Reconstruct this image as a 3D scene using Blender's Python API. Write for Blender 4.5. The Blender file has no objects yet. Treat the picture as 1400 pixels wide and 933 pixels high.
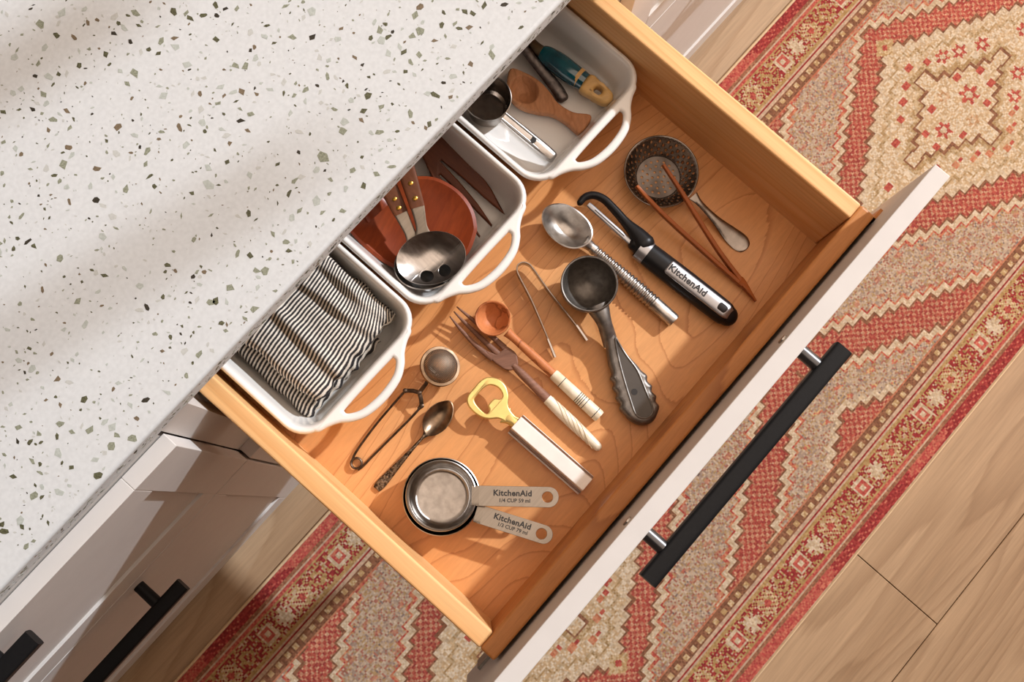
import bpy, bmesh, math, random
import numpy as np
from mathutils import Vector, Matrix

scene = bpy.context.scene
COL = scene.collection
random.seed(7)
RNG = np.random.default_rng(11)

# ------------------------------------------------------------------ camera
FPX = 1430.29                                   # focal length in pixels of the 1400x933 frame
CAM = Vector((0.0704, 0.0822, 1.0440))
ROWS = np.array([[0.66334, -0.74755, 0.03394],  # camera right, down, forward in world axes
                 [-0.73520, -0.65946, -0.15684],
                 [0.13963, 0.07909, -0.98704]])
def _ortho(m):
    u, s, v = np.linalg.svd(m); return u @ v
ROWS = _ortho(ROWS)
cam_data = bpy.data.cameras.new('camera')
cam = bpy.data.objects.new('camera', cam_data); COL.objects.link(cam)
cam_data.sensor_width = 36.0; cam_data.lens = FPX / 1400 * 36.0
cam_data.clip_start = 0.02
m = Matrix.Identity(4)
for i in range(3):
    m[i][0] = ROWS[0][i]; m[i][1] = -ROWS[1][i]; m[i][2] = -ROWS[2][i]; m[i][3] = CAM[i]
cam.matrix_world = m
scene.camera = cam

# ------------------------------------------------------------------ light
world = bpy.data.worlds.new('World'); scene.world = world
world.use_nodes = True
wb = world.node_tree.nodes['Background']
wb.inputs[0].default_value = (1.0, 0.78, 0.62, 1); wb.inputs[1].default_value = 1.85
SUN = Vector((-1.37, 0.350, -1.0)).normalized()
sd = bpy.data.lights.new('sun', 'SUN'); sd.energy = 3.6; sd.angle = math.radians(1.5); sd.color = (0.93, 0.98, 1.05)
so = bpy.data.objects.new('sun', sd); COL.objects.link(so)
so.rotation_euler = SUN.to_track_quat('-Z', 'Y').to_euler(); so.location = (2, -1, 2)

vs = scene.view_settings
vs.view_transform = 'Standard'; vs.look = 'None'; vs.gamma = 1.0; vs.exposure = 0.0; vs.use_curve_mapping = False

# ------------------------------------------------------------------ helpers
def at(px, py, z):
    d = ROWS.T @ np.array([(px - 700) / FPX, (py - 466.5) / FPX, 1.0])
    t = (z - CAM[2]) / d[2]
    return Vector((CAM[0] + d[0] * t, CAM[1] + d[1] * t, z))
def ats(pts, z): return [at(p[0], p[1], z) for p in pts]
def zz(x0, y0, s):                       # reading of an enlarged crop -> frame pixels
    return lambda x, y: (x0 + x / s, y0 + y / s)
def lin(c):
    return tuple(((v / 255) / 12.92 if v / 255 <= 0.04045 else ((v / 255 + 0.055) / 1.055) ** 2.4) for v in c)

ORG = {}
def tag(o, label=None, cat=None, group=None, kind=None):
    if label: o['label'] = label
    if cat: o['category'] = cat
    if group: o['group'] = group
    if kind: o['kind'] = kind
    return o
def thing(name, label, cat, loc, group=None, kind=None):
    o = bpy.data.objects.new(name, None); COL.objects.link(o)
    o.location = loc; o.empty_display_size = 0.02
    ORG[o.name] = Vector(loc)
    return tag(o, label, cat, group, kind)
def link(name, me, parent=None, org=None):
    o = bpy.data.objects.new(name, me); COL.objects.link(o)
    if parent is not None:
        o.parent = parent; ORG[o.name] = ORG[parent.name]
    else:
        o.location = org if org is not None else (0, 0, 0); ORG[o.name] = Vector(o.location)
    return o
def base_org(parent, org):
    return ORG[parent.name] if parent is not None else (Vector(org) if org is not None else Vector((0, 0, 0)))
def mk(name, vf, mat, parent=None, org=None, smooth=True, angle=35, bevel=0, seg=2, sub=0, midx=None):
    """one mesh object from (verts, faces) in world coordinates"""
    V, F = vf
    o0 = base_org(parent, org)
    me = bpy.data.meshes.new(name)
    me.from_pydata([tuple(Vector(v) - o0) for v in V], [], F)
    me.validate(); 
    bm = bmesh.new(); bm.from_mesh(me); bmesh.ops.recalc_face_normals(bm, faces=bm.faces); bm.to_mesh(me); bm.free()
    for mm in (mat if isinstance(mat, (list, tuple)) else [mat]): me.materials.append(mm)
    if midx is not None: me.polygons.foreach_set('material_index', midx)
    if smooth:
        me.polygons.foreach_set('use_smooth', [True] * len(me.polygons))
        me.set_sharp_from_angle(angle=math.radians(angle))
    o = link(name, me, parent, org)
    if bevel:
        b = o.modifiers.new('bevel', 'BEVEL'); b.width = bevel; b.segments = seg; b.limit_method = 'ANGLE'; b.angle_limit = math.radians(40)
    if sub:
        s = o.modifiers.new('sub', 'SUBSURF'); s.levels = sub; s.render_levels = sub
    return o
def join(*vfs):
    V = []; F = []
    for v, f in vfs:
        n = len(V); V += list(v); F += [tuple(i + n for i in q) for q in f]
    return V, F
def box(x0, x1, y0, y1, z0, z1):
    V = [(x, y, z) for z in (z0, z1) for y in (y0, y1) for x in (x0, x1)]
    F = [(0, 2, 3, 1), (4, 5, 7, 6), (0, 1, 5, 4), (2, 6, 7, 3), (0, 4, 6, 2), (1, 3, 7, 5)]
    return V, F
def catmull(P, n=6, closed=False):
    P = [Vector(p) for p in P]; N = len(P); out = []
    rng = N if closed else N - 1
    for i in range(rng):
        if closed: a, b, c, d = P[(i - 1) % N], P[i], P[(i + 1) % N], P[(i + 2) % N]
        else: a, b, c, d = P[max(i - 1, 0)], P[i], P[i + 1], P[min(i + 2, N - 1)]
        for k in range(n):
            t = k / n
            out.append(0.5 * ((2 * b) + (c - a) * t + (2 * a - 5 * b + 4 * c - d) * t * t + (3 * b - a - 3 * c + d) * t ** 3))
    if not closed: out.append(P[-1])
    return out
def tube(pts, rad, n=14, res=1, round_ends=(False, False), square=False, up=Vector((0, 0, 1)), closed=False):
    """sweep an ellipse (side radius, up radius) along a path"""
    R = [(r, r) if not isinstance(r, (tuple, list)) else r for r in rad]
    P = [Vector((p[0], p[1], p[2])) for p in pts]
    if res > 1:
        J = catmull([Vector((p.x, p.y, p.z)) for p in P], res, closed)
        K = catmull([Vector((r[0], r[1], 0)) for r in R], res, closed)
        P = J; R = [(k.x, k.y) for k in K]
    def ends(P, R, last):
        if last: P.reverse(); R.reverse()
        t = (P[0] - P[1]).normalized(); p0 = P[0]; r0 = R[0]; e = min(r0)
        newP = []; newR = []
        for k in (4, 3, 2, 1):
            a = k / 4 * math.pi / 2
            newP.append(p0 + t * e * math.sin(a)); newR.append((max(r0[0] - e * (1 - math.cos(a)), 1e-5), max(r0[1] - e * (1 - math.cos(a)), 1e-5)))
        P[:0] = newP; R[:0] = newR
        if last: P.reverse(); R.reverse()
    if round_ends[0]: ends(P, R, False)
    if round_ends[1]: ends(P, R, True)
    V = []; F = []; N = len(P)
    for i in range(N):
        if closed: t = P[(i + 1) % N] - P[i - 1]
        else: t = P[min(i + 1, N - 1)] - P[max(i - 1, 0)]
        t = t.normalized() if t.length > 1e-9 else Vector((1, 0, 0))
        side = t.cross(up)
        side = side.normalized() if side.length > 1e-6 else Vector((1, 0, 0))
        u = side.cross(t)
        for k in range(n):
            a = 2 * math.pi * (k + (0.5 if square else 0)) / n
            c, s = math.cos(a), math.sin(a)
            if square:
                q = 0.34
                c = math.copysign(abs(c) ** q, c); s = math.copysign(abs(s) ** q, s)
            V.append(P[i] + side * (R[i][0] * c) + u * (R[i][1] * s))
    M = N if closed else N - 1
    for i in range(M):
        j = (i + 1) % N
        for k in range(n):
            F.append((i * n + k, i * n + (k + 1) % n, j * n + (k + 1) % n, j * n + k))
    if not closed:
        F.append(tuple(range(n))[::-1]); F.append(tuple((N - 1) * n + k for k in range(n)))
    return V, F
def lathe(c, prof, n=48, M=None):
    """profile of (r, h) revolved about z at c; M an optional 3x3 tilt"""
    V = []; F = []; c = Vector(c); idx = []
    for r, h in prof:
        if r < 1e-7:
            p = Vector((0, 0, h)); p = M @ p if M else p
            idx.append([len(V)] * n); V.append(c + p)
        else:
            row = []
            for k in range(n):
                a = 2 * math.pi * k / n
                p = Vector((r * math.cos(a), r * math.sin(a), h)); p = M @ p if M else p
                row.append(len(V)); V.append(c + p)
            idx.append(row)
    for a, b in zip(idx[:-1], idx[1:]):
        for k in range(n):
            q = []
            for v in (a[k], a[(k + 1) % n], b[(k + 1) % n], b[k]):
                if v not in q: q.append(v)
            if len(q) > 2: F.append(tuple(q))
    return V, F
def bowl(outline, c, rim, depth, th, m=10, p=2.2, tilt=None, flat=0.0):
    """hollow bowl over an outline of world xy points; rim height, depth at c"""
    V = []; F = []; N = len(outline); c = Vector((c[0], c[1]))
    def zt(q): return tilt(q) if tilt else 0.0
    def ring(s, off, inner):
        row = []
        for q in outline:
            d = Vector((q[0], q[1])) - c; L = d.length
            w = c + d * ((s * L + (0 if inner else th * s)) / L)
            ss = max(0.0, (s - flat) / (1 - flat))
            z = rim - depth * (1 - ss ** p) - (0 if inner else th * (1.0 if s < 1 else 0.35)) + zt(w)
            row.append(len(V)); V.append(Vector((w.x, w.y, z)))
        return row
    rows = []
    for k in range(1, m + 1): rows.append(ring((k / m) ** 0.85, 0, True))
    for k in range(m, 0, -1): rows.append(ring((k / m) ** 0.85, 0, False))
    for a, b in zip(rows[:-1], rows[1:]):
        for k in range(N): F.append((a[k], a[(k + 1) % N], b[(k + 1) % N], b[k]))
    ci = len(V); V.append(Vector((c.x, c.y, rim - depth + zt(c))))
    co = len(V); V.append(Vector((c.x, c.y, rim - depth - th + zt(c))))
    for k in range(N):
        F.append((ci, rows[0][(k + 1) % N], rows[0][k])); F.append((co, rows[-1][k], rows[-1][(k + 1) % N]))
    return V, F
def plate(outlines, z0, th, bev=0.0006, zf=None, seg=2):
    """flat piece with holes from closed xy outlines, rounded edges, lifted by zf(x, y)"""
    cu = bpy.data.curves.new('tmp', 'CURVE'); cu.dimensions = '2D'; cu.fill_mode = 'BOTH'
    for ol in outlines:
        sp = cu.splines.new('POLY'); sp.points.add(len(ol) - 1)
        for i, q in enumerate(ol): sp.points[i].co = (q[0], q[1], 0, 1)
        sp.use_cyclic_u = True
    cu.extrude = max(th / 2 - bev, 1e-5); cu.bevel_depth = bev; cu.bevel_resolution = seg; cu.offset = -bev
    ob = bpy.data.objects.new('tmp', cu); COL.objects.link(ob)
    dg = bpy.context.evaluated_depsgraph_get(); dg.update()
    me = ob.evaluated_get(dg).to_mesh()
    V = [Vector((v.co.x, v.co.y, v.co.z + z0 + th / 2)) for v in me.vertices]
    F = [tuple(p.vertices) for p in me.polygons]
    ob.evaluated_get(dg).to_mesh_clear()
    bpy.data.objects.remove(ob); bpy.data.curves.remove(cu)
    if zf:
        for v in V: v.z += zf(v.x, v.y)
    return V, F
def lettering(body, size, o, ux, uy, bold=0.0, shear=0.0, th=0.0002, lift=0.0001, space=1.0):
    """raised print: letters laid on the plane through o spanned by ux, uy"""
    cu = bpy.data.curves.new('tmp', 'FONT'); cu.body = body; cu.size = size; cu.align_x = 'CENTER'; cu.align_y = 'CENTER'
    cu.offset = bold; cu.shear = shear; cu.extrude = th / 2; cu.space_character = space; cu.resolution_u = 3
    ob = bpy.data.objects.new('tmp', cu); COL.objects.link(ob)
    dg = bpy.context.evaluated_depsgraph_get(); dg.update()
    me = ob.evaluated_get(dg).to_mesh()
    uz = ux.cross(uy).normalized()
    V = [o + ux * v.co.x + uy * v.co.y + uz * (v.co.z + lift) for v in me.vertices]
    F = [tuple(p.vertices) for p in me.polygons]
    ob.evaluated_get(dg).to_mesh_clear()
    bpy.data.objects.remove(ob); bpy.data.curves.remove(cu)
    return V, F
def smooth_xy(pts, n=5): return [(q.x, q.y) for q in catmull([Vector((p[0], p[1], 0)) for p in pts], n, True)]
def circle(c, r, n=24): return [(c[0] + r * math.cos(2 * math.pi * k / n), c[1] + r * math.sin(2 * math.pi * k / n)) for k in range(n)]

# ------------------------------------------------------------------ materials
def new_mat(name):
    mt = bpy.data.materials.new(name); mt.use_nodes = True
    nt = mt.node_tree; bs = nt.nodes['Principled BSDF']
    return mt, nt, bs
def N_(nt, t, **kw):
    n = nt.nodes.new(t)
    for k, v in kw.items():
        if k.startswith('i_'): n.inputs[k[2:].replace('_', ' ')].default_value = v
        else: setattr(n, k, v)
    return n
def ramp(nt, stops, interp='LINEAR'):
    r = nt.nodes.new('ShaderNodeValToRGB'); r.color_ramp.interpolation = interp
    e = r.color_ramp.elements
    while len(e) < len(stops): e.new(0.5)
    for k, (p, c) in enumerate(stops):
        e[k].position = p; e[k].color = (*c, 1) if len(c) == 3 else c
    return r
def plain(name, c, rough=0.5, metal=0.0, spec=0.5, noise=0.06, scale=60, bump=0.0, coat=0.0, stretch=(1, 1, 1), rot=0.0, rvar=0.0, c2=None, detail=4, sss=0):
    mt, nt, bs = new_mat(name); L = nt.links.new
    tc = N_(nt, 'ShaderNodeTexCoord'); mp = N_(nt, 'ShaderNodeMapping')
    mp.inputs['Scale'].default_value = stretch; mp.inputs['Rotation'].default_value = (0, 0, rot)
    L(tc.outputs['Object'], mp.inputs['Vector'])
    nz = N_(nt, 'ShaderNodeTexNoise'); nz.inputs['Scale'].default_value = scale; nz.inputs['Detail'].default_value = detail
    L(mp.outputs[0], nz.inputs['Vector'])
    a = lin(c); b = lin(c2) if c2 else tuple(v * (1 - noise) for v in a)
    a2 = a if c2 else tuple(min(1, v * (1 + noise)) for v in a)
    r = ramp(nt, [(0.35, b), (0.65, a2)]); L(nz.outputs['Fac'], r.inputs[0]); L(r.outputs[0], bs.inputs['Base Color'])
    bs.inputs['Roughness'].default_value = rough; bs.inputs['Metallic'].default_value = metal
    bs.inputs['Specular IOR Level'].default_value = spec; bs.inputs['Coat Weight'].default_value = coat; bs.inputs['Coat Roughness'].default_value = 0.08
    if rvar:
        mr = N_(nt, 'ShaderNodeMapRange'); mr.inputs['To Min'].default_value = max(0, rough - rvar); mr.inputs['To Max'].default_value = min(1, rough + rvar)
        L(nz.outputs['Fac'], mr.inputs['Value']); L(mr.outputs[0], bs.inputs['Roughness'])
    if bump:
        bp = N_(nt, 'ShaderNodeBump'); bp.inputs['Strength'].default_value = bump; bp.inputs['Distance'].default_value = 0.001
        L(nz.outputs['Fac'], bp.inputs['Height']); L(bp.outputs[0], bs.inputs['Normal'])
    return mt
def wood(name, cols, axis=0, rot=0.0, line=None, lines=9.0, lscale=1.6, grain=90, rough=0.4, coat=0.1, along=0.12, warp=0.0, linew=0.10, fine=0.25, off=(0, 0, 0), lmix=0.75, bump=0.05):
    """long grain along the local axis: fibres, slow tone drift and cathedral growth lines"""
    mt, nt, bs = new_mat(name); L = nt.links.new
    tc = N_(nt, 'ShaderNodeTexCoord'); mp = N_(nt, 'ShaderNodeMapping')
    mp.inputs['Rotation'].default_value = (0, 0, rot); mp.inputs['Location'].default_value = off
    L(tc.outputs['Object'], mp.inputs['Vector'])
    st = N_(nt, 'ShaderNodeMapping'); s = [1.0, 1.0, 1.0]; s[axis] = along; st.inputs['Scale'].default_value = s
    L(mp.outputs[0], st.inputs['Vector'])
    drift = N_(nt, 'ShaderNodeTexNoise'); drift.inputs['Scale'].default_value = lscale * 6; drift.inputs['Detail'].default_value = 2
    L(st.outputs[0], drift.inputs['Vector'])
    fib = N_(nt, 'ShaderNodeTexNoise'); fib.inputs['Scale'].default_value = grain * 6; fib.inputs['Detail'].default_value = 4; fib.inputs['Roughness'].default_value = 0.65
    L(st.outputs[0], fib.inputs['Vector'])
    base = ramp(nt, [(0.3, lin(cols[0])), (0.7, lin(cols[1]))]); L(drift.outputs['Fac'], base.inputs[0])
    fr = ramp(nt, [(0.3, (1 - fine,) * 3), (0.7, (1, 1, 1))]); L(fib.outputs['Fac'], fr.inputs[0])
    mx = N_(nt, 'ShaderNodeMix', data_type='RGBA', blend_type='MULTIPLY'); mx.inputs[0].default_value = 1.0
    L(base.outputs[0], mx.inputs[6]); L(fr.outputs[0], mx.inputs[7])
    out = mx.outputs[2]
    if line:
        big = N_(nt, 'ShaderNodeTexNoise'); big.inputs['Scale'].default_value = lscale; big.inputs['Detail'].default_value = 3; big.inputs['Roughness'].default_value = 0.4; big.inputs['Distortion'].default_value = warp
        sl = N_(nt, 'ShaderNodeMapping'); s2 = [1.0, 1.0, 1.0]; s2[axis] = along * 2.2; sl.inputs['Scale'].default_value = [v * 2.2 for v in s2]
        L(mp.outputs[0], sl.inputs['Vector']); L(sl.outputs[0], big.inputs['Vector'])
        mu = N_(nt, 'ShaderNodeMath', operation='MULTIPLY'); mu.inputs[1].default_value = lines; L(big.outputs['Fac'], mu.inputs[0])
        jit = N_(nt, 'ShaderNodeMath', operation='MULTIPLY_ADD'); jit.inputs[1].default_value = 0.16; L(fib.outputs['Fac'], jit.inputs[0]); L(mu.outputs[0], jit.inputs[2])
        fc = N_(nt, 'ShaderNodeMath', operation='FRACT'); L(jit.outputs[0], fc.inputs[0])
        lr = ramp(nt, [(0.0, (0, 0, 0)), (1 - linew * 2.5, (0.12,) * 3), (1 - linew * 0.5, (1, 1, 1)), (1.0, (0, 0, 0))]); L(fc.outputs[0], lr.inputs[0])
        lm = N_(nt, 'ShaderNodeMath', operation='MULTIPLY'); lm.inputs[1].default_value = lmix; L(lr.outputs[0], lm.inputs[0])
        m2 = N_(nt, 'ShaderNodeMix', data_type='RGBA'); L(lm.outputs[0], m2.inputs[0]); L(out, m2.inputs[6]); m2.inputs[7].default_value = (*lin(line), 1)
        out = m2.outputs[2]
    L(out, bs.inputs['Base Color'])
    bs.inputs['Roughness'].default_value = rough; bs.inputs['Coat Weight'].default_value = coat * 0.25; bs.inputs['Coat Roughness'].default_value = 0.2; bs.inputs['Specular IOR Level'].default_value = 0.22
    bp = N_(nt, 'ShaderNodeBump'); bp.inputs['Strength'].default_value = bump; bp.inputs['Distance'].default_value = 0.0006
    L(fib.outputs['Fac'], bp.inputs['Height']); L(bp.outputs[0], bs.inputs['Normal'])
    return mt

M = {}
M['quartz'] = plain('quartz', (200, 203, 204), rough=0.5, noise=0.035, scale=260, spec=0.2)
CHIPS = [plain('chip_olive', (96, 98, 70), rough=0.4, noise=0.3, scale=900, c2=(58, 56, 40)), plain('chip_sage', (146, 150, 132), rough=0.4, c2=(112, 116, 98), scale=700),
         plain('chip_pale', (178, 184, 178), rough=0.4, c2=(164, 170, 164), scale=500), plain('chip_dark', (52, 46, 34), rough=0.4, c2=(30, 28, 22), scale=900), plain('chip_brown', (122, 106, 84), rough=0.4, c2=(96, 84, 66), scale=700),
         plain('chip_faint', (186, 188, 184), rough=0.4, c2=(178, 180, 176), scale=500)]
M['paint'] = plain('paint', (206, 202, 198), rough=0.45, noise=0.015, scale=40, spec=0.15)
M['paint_dark_gap'] = plain('cavity', (60, 48, 40), rough=0.7)
M['black_metal'] = plain('black_metal', (22, 22, 23), rough=0.42, metal=0.0, noise=0.08, scale=300, spec=0.16)
M['drawer_bottom'] = wood('maple_bottom', [(214, 147, 88), (225, 165, 109)], axis=0, line=(160, 92, 48), lines=46, lscale=1.7, along=0.13, rough=0.34, coat=0.25, warp=0.25, linew=0.05, fine=0.14, grain=50, lmix=0.55)
M['side_wood'] = wood('pine_side', [(236, 178, 114), (246, 204, 150)], axis=1, line=(212, 142, 80), lines=30, lscale=2.6, along=0.03, rough=0.4, coat=0.2, linew=0.16, fine=0.16, grain=70, lmix=0.4)
M['front_wood'] = wood('maple_front', [(176, 112, 60), (206, 140, 82)], axis=0, line=(128, 72, 36), lines=12, lscale=2.2, along=0.10, rough=0.38, coat=0.2, linew=0.1, fine=0.2, grain=60, lmix=0.5)
M['ceramic'] = plain('ceramic', (232, 229, 224), rough=0.16, noise=0.01, scale=20, coat=0.6)
M['steel'] = plain('steel', (178, 174, 170), rough=0.24, metal=1.0, noise=0.1, scale=300, stretch=(1, 0.06, 1), rot=0.6, rvar=0.06)
def radial_steel():
    mt, nt, bs = new_mat('steel_spun'); L = nt.links.new
    tg = N_(nt, 'ShaderNodeTangent', direction_type='RADIAL', axis='Z'); L(tg.outputs[0], bs.inputs['Tangent'])
    tc = N_(nt, 'ShaderNodeTexCoord'); nz = N_(nt, 'ShaderNodeTexNoise'); nz.inputs['Scale'].default_value = 150; L(tc.outputs['Object'], nz.inputs['Vector'])
    r = ramp(nt, [(0.3, lin((160, 154, 148))), (0.7, lin((184, 178, 172)))]); L(nz.outputs['Fac'], r.inputs[0]); L(r.outputs[0], bs.inputs['Base Color'])
    bs.inputs['Metallic'].default_value = 1.0; bs.inputs['Roughness'].default_value = 0.32; bs.inputs['Anisotropic'].default_value = 0.85
    return mt
M['steel_spun'] = radial_steel()
M['steel_dark'] = plain('steel_dark', (138, 129, 121), rough=0.24, metal=1.0, noise=0.15, scale=120, rvar=0.08)
M['steel_satin'] = plain('steel_satin', (146, 138, 128), rough=0.34, metal=1.0, noise=0.06, scale=500, stretch=(0.05, 1, 1), rot=0.05)
M['aluminium'] = plain('aluminium', (200, 197, 193), rough=0.36, metal=1.0, noise=0.2, scale=90, rvar=0.1, bump=0.1, c2=(160, 155, 150))
M['pewter'] = plain('pewter', (120, 112, 108), rough=0.45, metal=0.9, c2=(78, 72, 70), scale=140, bump=0.25, rvar=0.1)
M['cast_iron'] = plain('cast_metal', (124, 118, 112), rough=0.42, metal=0.75, c2=(100, 95, 90), scale=150, bump=0.08)
M['silver_old'] = plain('old_silver', (160, 138, 114), rough=0.3, metal=1.0, c2=(108, 90, 74), scale=70, rvar=0.08)
M['wire'] = plain('wire', (104, 88, 76), rough=0.35, metal=0.9, c2=(72, 60, 50), scale=200)
M['brass'] = plain('brass', (232, 206, 132), rough=0.34, metal=0.75, noise=0.08, scale=90, rvar=0.08)
M['bone'] = plain('bone', (240, 230, 208), rough=0.35, noise=0.06, scale=60, c2=(222, 206, 176), stretch=(1, 1, 1))
M['white_slab'] = plain('white_slab', (238, 230, 222), rough=0.25, noise=0.04, scale=50)
M['ink'] = plain('ink', (28, 26, 26), rough=0.5)
M['ink_line'] = plain('ink_line', (34, 30, 28), rough=0.6)
M['black_plastic'] = plain('black_plastic', (26, 25, 26), rough=0.38, noise=0.08, scale=300, spec=0.22)
M['label_silver'] = plain('label_silver', (168, 168, 171), rough=0.34, metal=0.9, noise=0.03, scale=200)
M['teal'] = plain('teal', (10, 92, 104), rough=0.12, noise=0.15, scale=40, coat=0.8, c2=(6, 62, 76))
M['yellow_wood'] = wood('yellow_wood', [(206, 158, 92), (222, 182, 118)], axis=0, rot=0.6, grain=30, rough=0.3, coat=0.4, fine=0.2)
M['ferrule'] = plain('ferrule', (150, 132, 104), rough=0.3, metal=0.9, c2=(110, 92, 70), scale=90)
M['scoop_wood'] = wood('scoop_wood', [(176, 118, 78), (206, 148, 106)], axis=0, rot=-0.75, line=(136, 84, 52), lines=14, lscale=6, along=0.3, rough=0.5, coat=0, grain=60, lmix=0.4)
M['red_wood'] = wood('red_wood', [(122, 48, 20), (150, 66, 30)], axis=0, rot=-0.3, grain=50, rough=0.4, coat=0.2, fine=0.25, line=(112, 40, 18), lines=12, lscale=4, lmix=0.35)
M['brown_wood'] = wood('brown_wood', [(92, 46, 24), (116, 62, 34)], axis=1, grain=60, rough=0.42, coat=0.1, fine=0.3)
M['rosewood'] = wood('rosewood', [(108, 62, 40), (150, 92, 62)], axis=1, rot=0.2, grain=40, rough=0.4, fine=0.45)
M['olive_wood'] = wood('olive_wood', [(190, 112, 66), (212, 140, 90)], axis=0, rot=-0.2, line=(104, 50, 24), lines=8, lscale=9, along=0.35, rough=0.5, coat=0.0, fine=0.15, linew=0.06, lmix=0.7)
M['walnut'] = wood('walnut', [(122, 84, 66), (154, 112, 92)], axis=0, rot=0.6, grain=60, rough=0.5, coat=0, fine=0.35)
M['tong_wood'] = wood('tong_wood', [(158, 84, 38), (182, 104, 52)], axis=1, grain=50, rough=0.35, coat=0.2, fine=0.25)
M['rivet'] = plain('rivet', (206, 160, 70), rough=0.3, metal=0.9)
M['screw'] = plain('screw', (170, 166, 160), rough=0.3, metal=1.0)

# ------------------------------------------------------------------ structure: floor planks
FZ = -0.575
PLANKS = [wood('plank_%d' % k, c, axis=0, line=l, lines=34, lscale=1.5, along=0.045, rough=0.5, coat=0.0, linew=0.18, fine=0.24, grain=34, off=(k * 3.1, k * 1.7, 0), lmix=0.36, bump=0.1, warp=0.4)
          for k, (c, l) in enumerate([([(172, 142, 110), (196, 168, 136)], (130, 98, 68)), ([(160, 128, 96), (184, 152, 118)], (118, 86, 58)), ([(176, 146, 114), (198, 170, 138)], (134, 102, 72))])]
floor = mk('floor', box(-2.2, 2.6, -2.2, 1.2, FZ - 0.03, FZ - 0.004), plain('subfloor', (62, 46, 32), rough=0.8), org=(0, 0, FZ), smooth=False)
tag(floor, 'light brown oak plank floor under the rug and cabinets', 'floor', kind='structure')
PW = 0.192; PL = 1.22; SEAMY = -0.561
row = 0
y = SEAMY - PW * 8
while y < 1.1:
    k = round((y - SEAMY) / PW)
    offs = 0.405 if k == 0 else (0.405 + [0.0, 0.47, 0.83, 0.21, 0.66][k % 5] * PL)
    x = offs - PL * 3
    while x < 2.5:
        x0, x1 = max(x, -2.2), min(x + PL, 2.6)
        if x1 - x0 > 0.05:
            mk('plank', box(x0 + 0.0006, x1 - 0.0006, y + 0.0006, y + PW - 0.0006, FZ - 0.004, FZ), PLANKS[(k * 2 + int(x * 3)) % 3], parent=floor, smooth=False, bevel=0.0007, seg=1)
        x += PL
    y += PW

# unseen wall and bars added on the sun side to shape the sunlight
WX = 2.4
M['wall'] = plain('wall_paint', (214, 208, 200), rough=0.8, noise=0.02)
wl = mk('added_wall_right', join(box(WX, WX + 0.12, 0.16, 1.9, FZ, 2.7), box(WX, WX + 0.12, -3.2, -2.0, FZ, 2.7), box(WX, WX + 0.12, -2.0, 0.16, 2.45, 2.7), box(WX, WX + 0.12, -2.0, 0.16, FZ, -0.47)), M['wall'], org=(WX, 0, FZ), smooth=False)
tag(wl, 'unseen plain wall added around the sun opening beyond the rug', 'wall', kind='structure')
wn = mk('added_shadow_bars', join(box(WX + 0.03, WX + 0.08, -0.206, -0.187, 1.84, 2.45), box(WX + 0.03, WX + 0.08, 0.0, 0.032, 1.84, 2.45), box(WX + 0.03, WX + 0.08, -2.0, -1.97, -0.42, 2.45), box(WX + 0.03, WX + 0.08, -1.97, 0.16, 2.42, 2.45)), M['paint'], org=(WX, 0, FZ), smooth=False)  # bars added out of view for the soft shadow bands on the countertop
tag(wn, 'unseen white bars added to cast soft shade on the countertop', 'window', kind='structure')

M['wall_far'] = plain('wall_far_paint', (84, 66, 54), rough=0.8, noise=0.03)
tag(mk('added_wall_front', box(-1.43, 0.75, -1.07, -0.95, FZ, 2.7), M['wall_far'], org=(0, -0.95, FZ), smooth=False), 'unseen brown wall added across the rug to dim the cabinets', 'wall', kind='structure')  # added close by, out of view, to block sky light from the cabinet fronts
tag(mk('added_wall_left', box(-1.43, -1.31, -0.95, 0.96, FZ, 2.7), M['wall_far'], org=(-1.31, 0, FZ), smooth=False), 'unseen brown end wall added to dim the left cabinet', 'wall', kind='structure')  # added out of view to keep fill light off the left side
tag(mk('added_wall_back', box(-1.43, WX, 0.96, 1.08, FZ, 2.7), M['wall'], org=(0, 0.96, FZ), smooth=False), 'unseen plain wall added behind the countertop to limit fill light', 'wall', kind='structure')  # back wall added out of view to cut low sky light

tag(mk('sky_blocker', box(-1.43, -0.42, -1.07, 1.08, 1.75, 1.85), M['wall_far'], org=(-0.8, 0, 1.75), smooth=False), 'low brown ceiling added unseen to dim the left end of the room', 'sky_blocker', kind='structure')  # partial slab overhead, added out of view to darken the lower left

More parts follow.
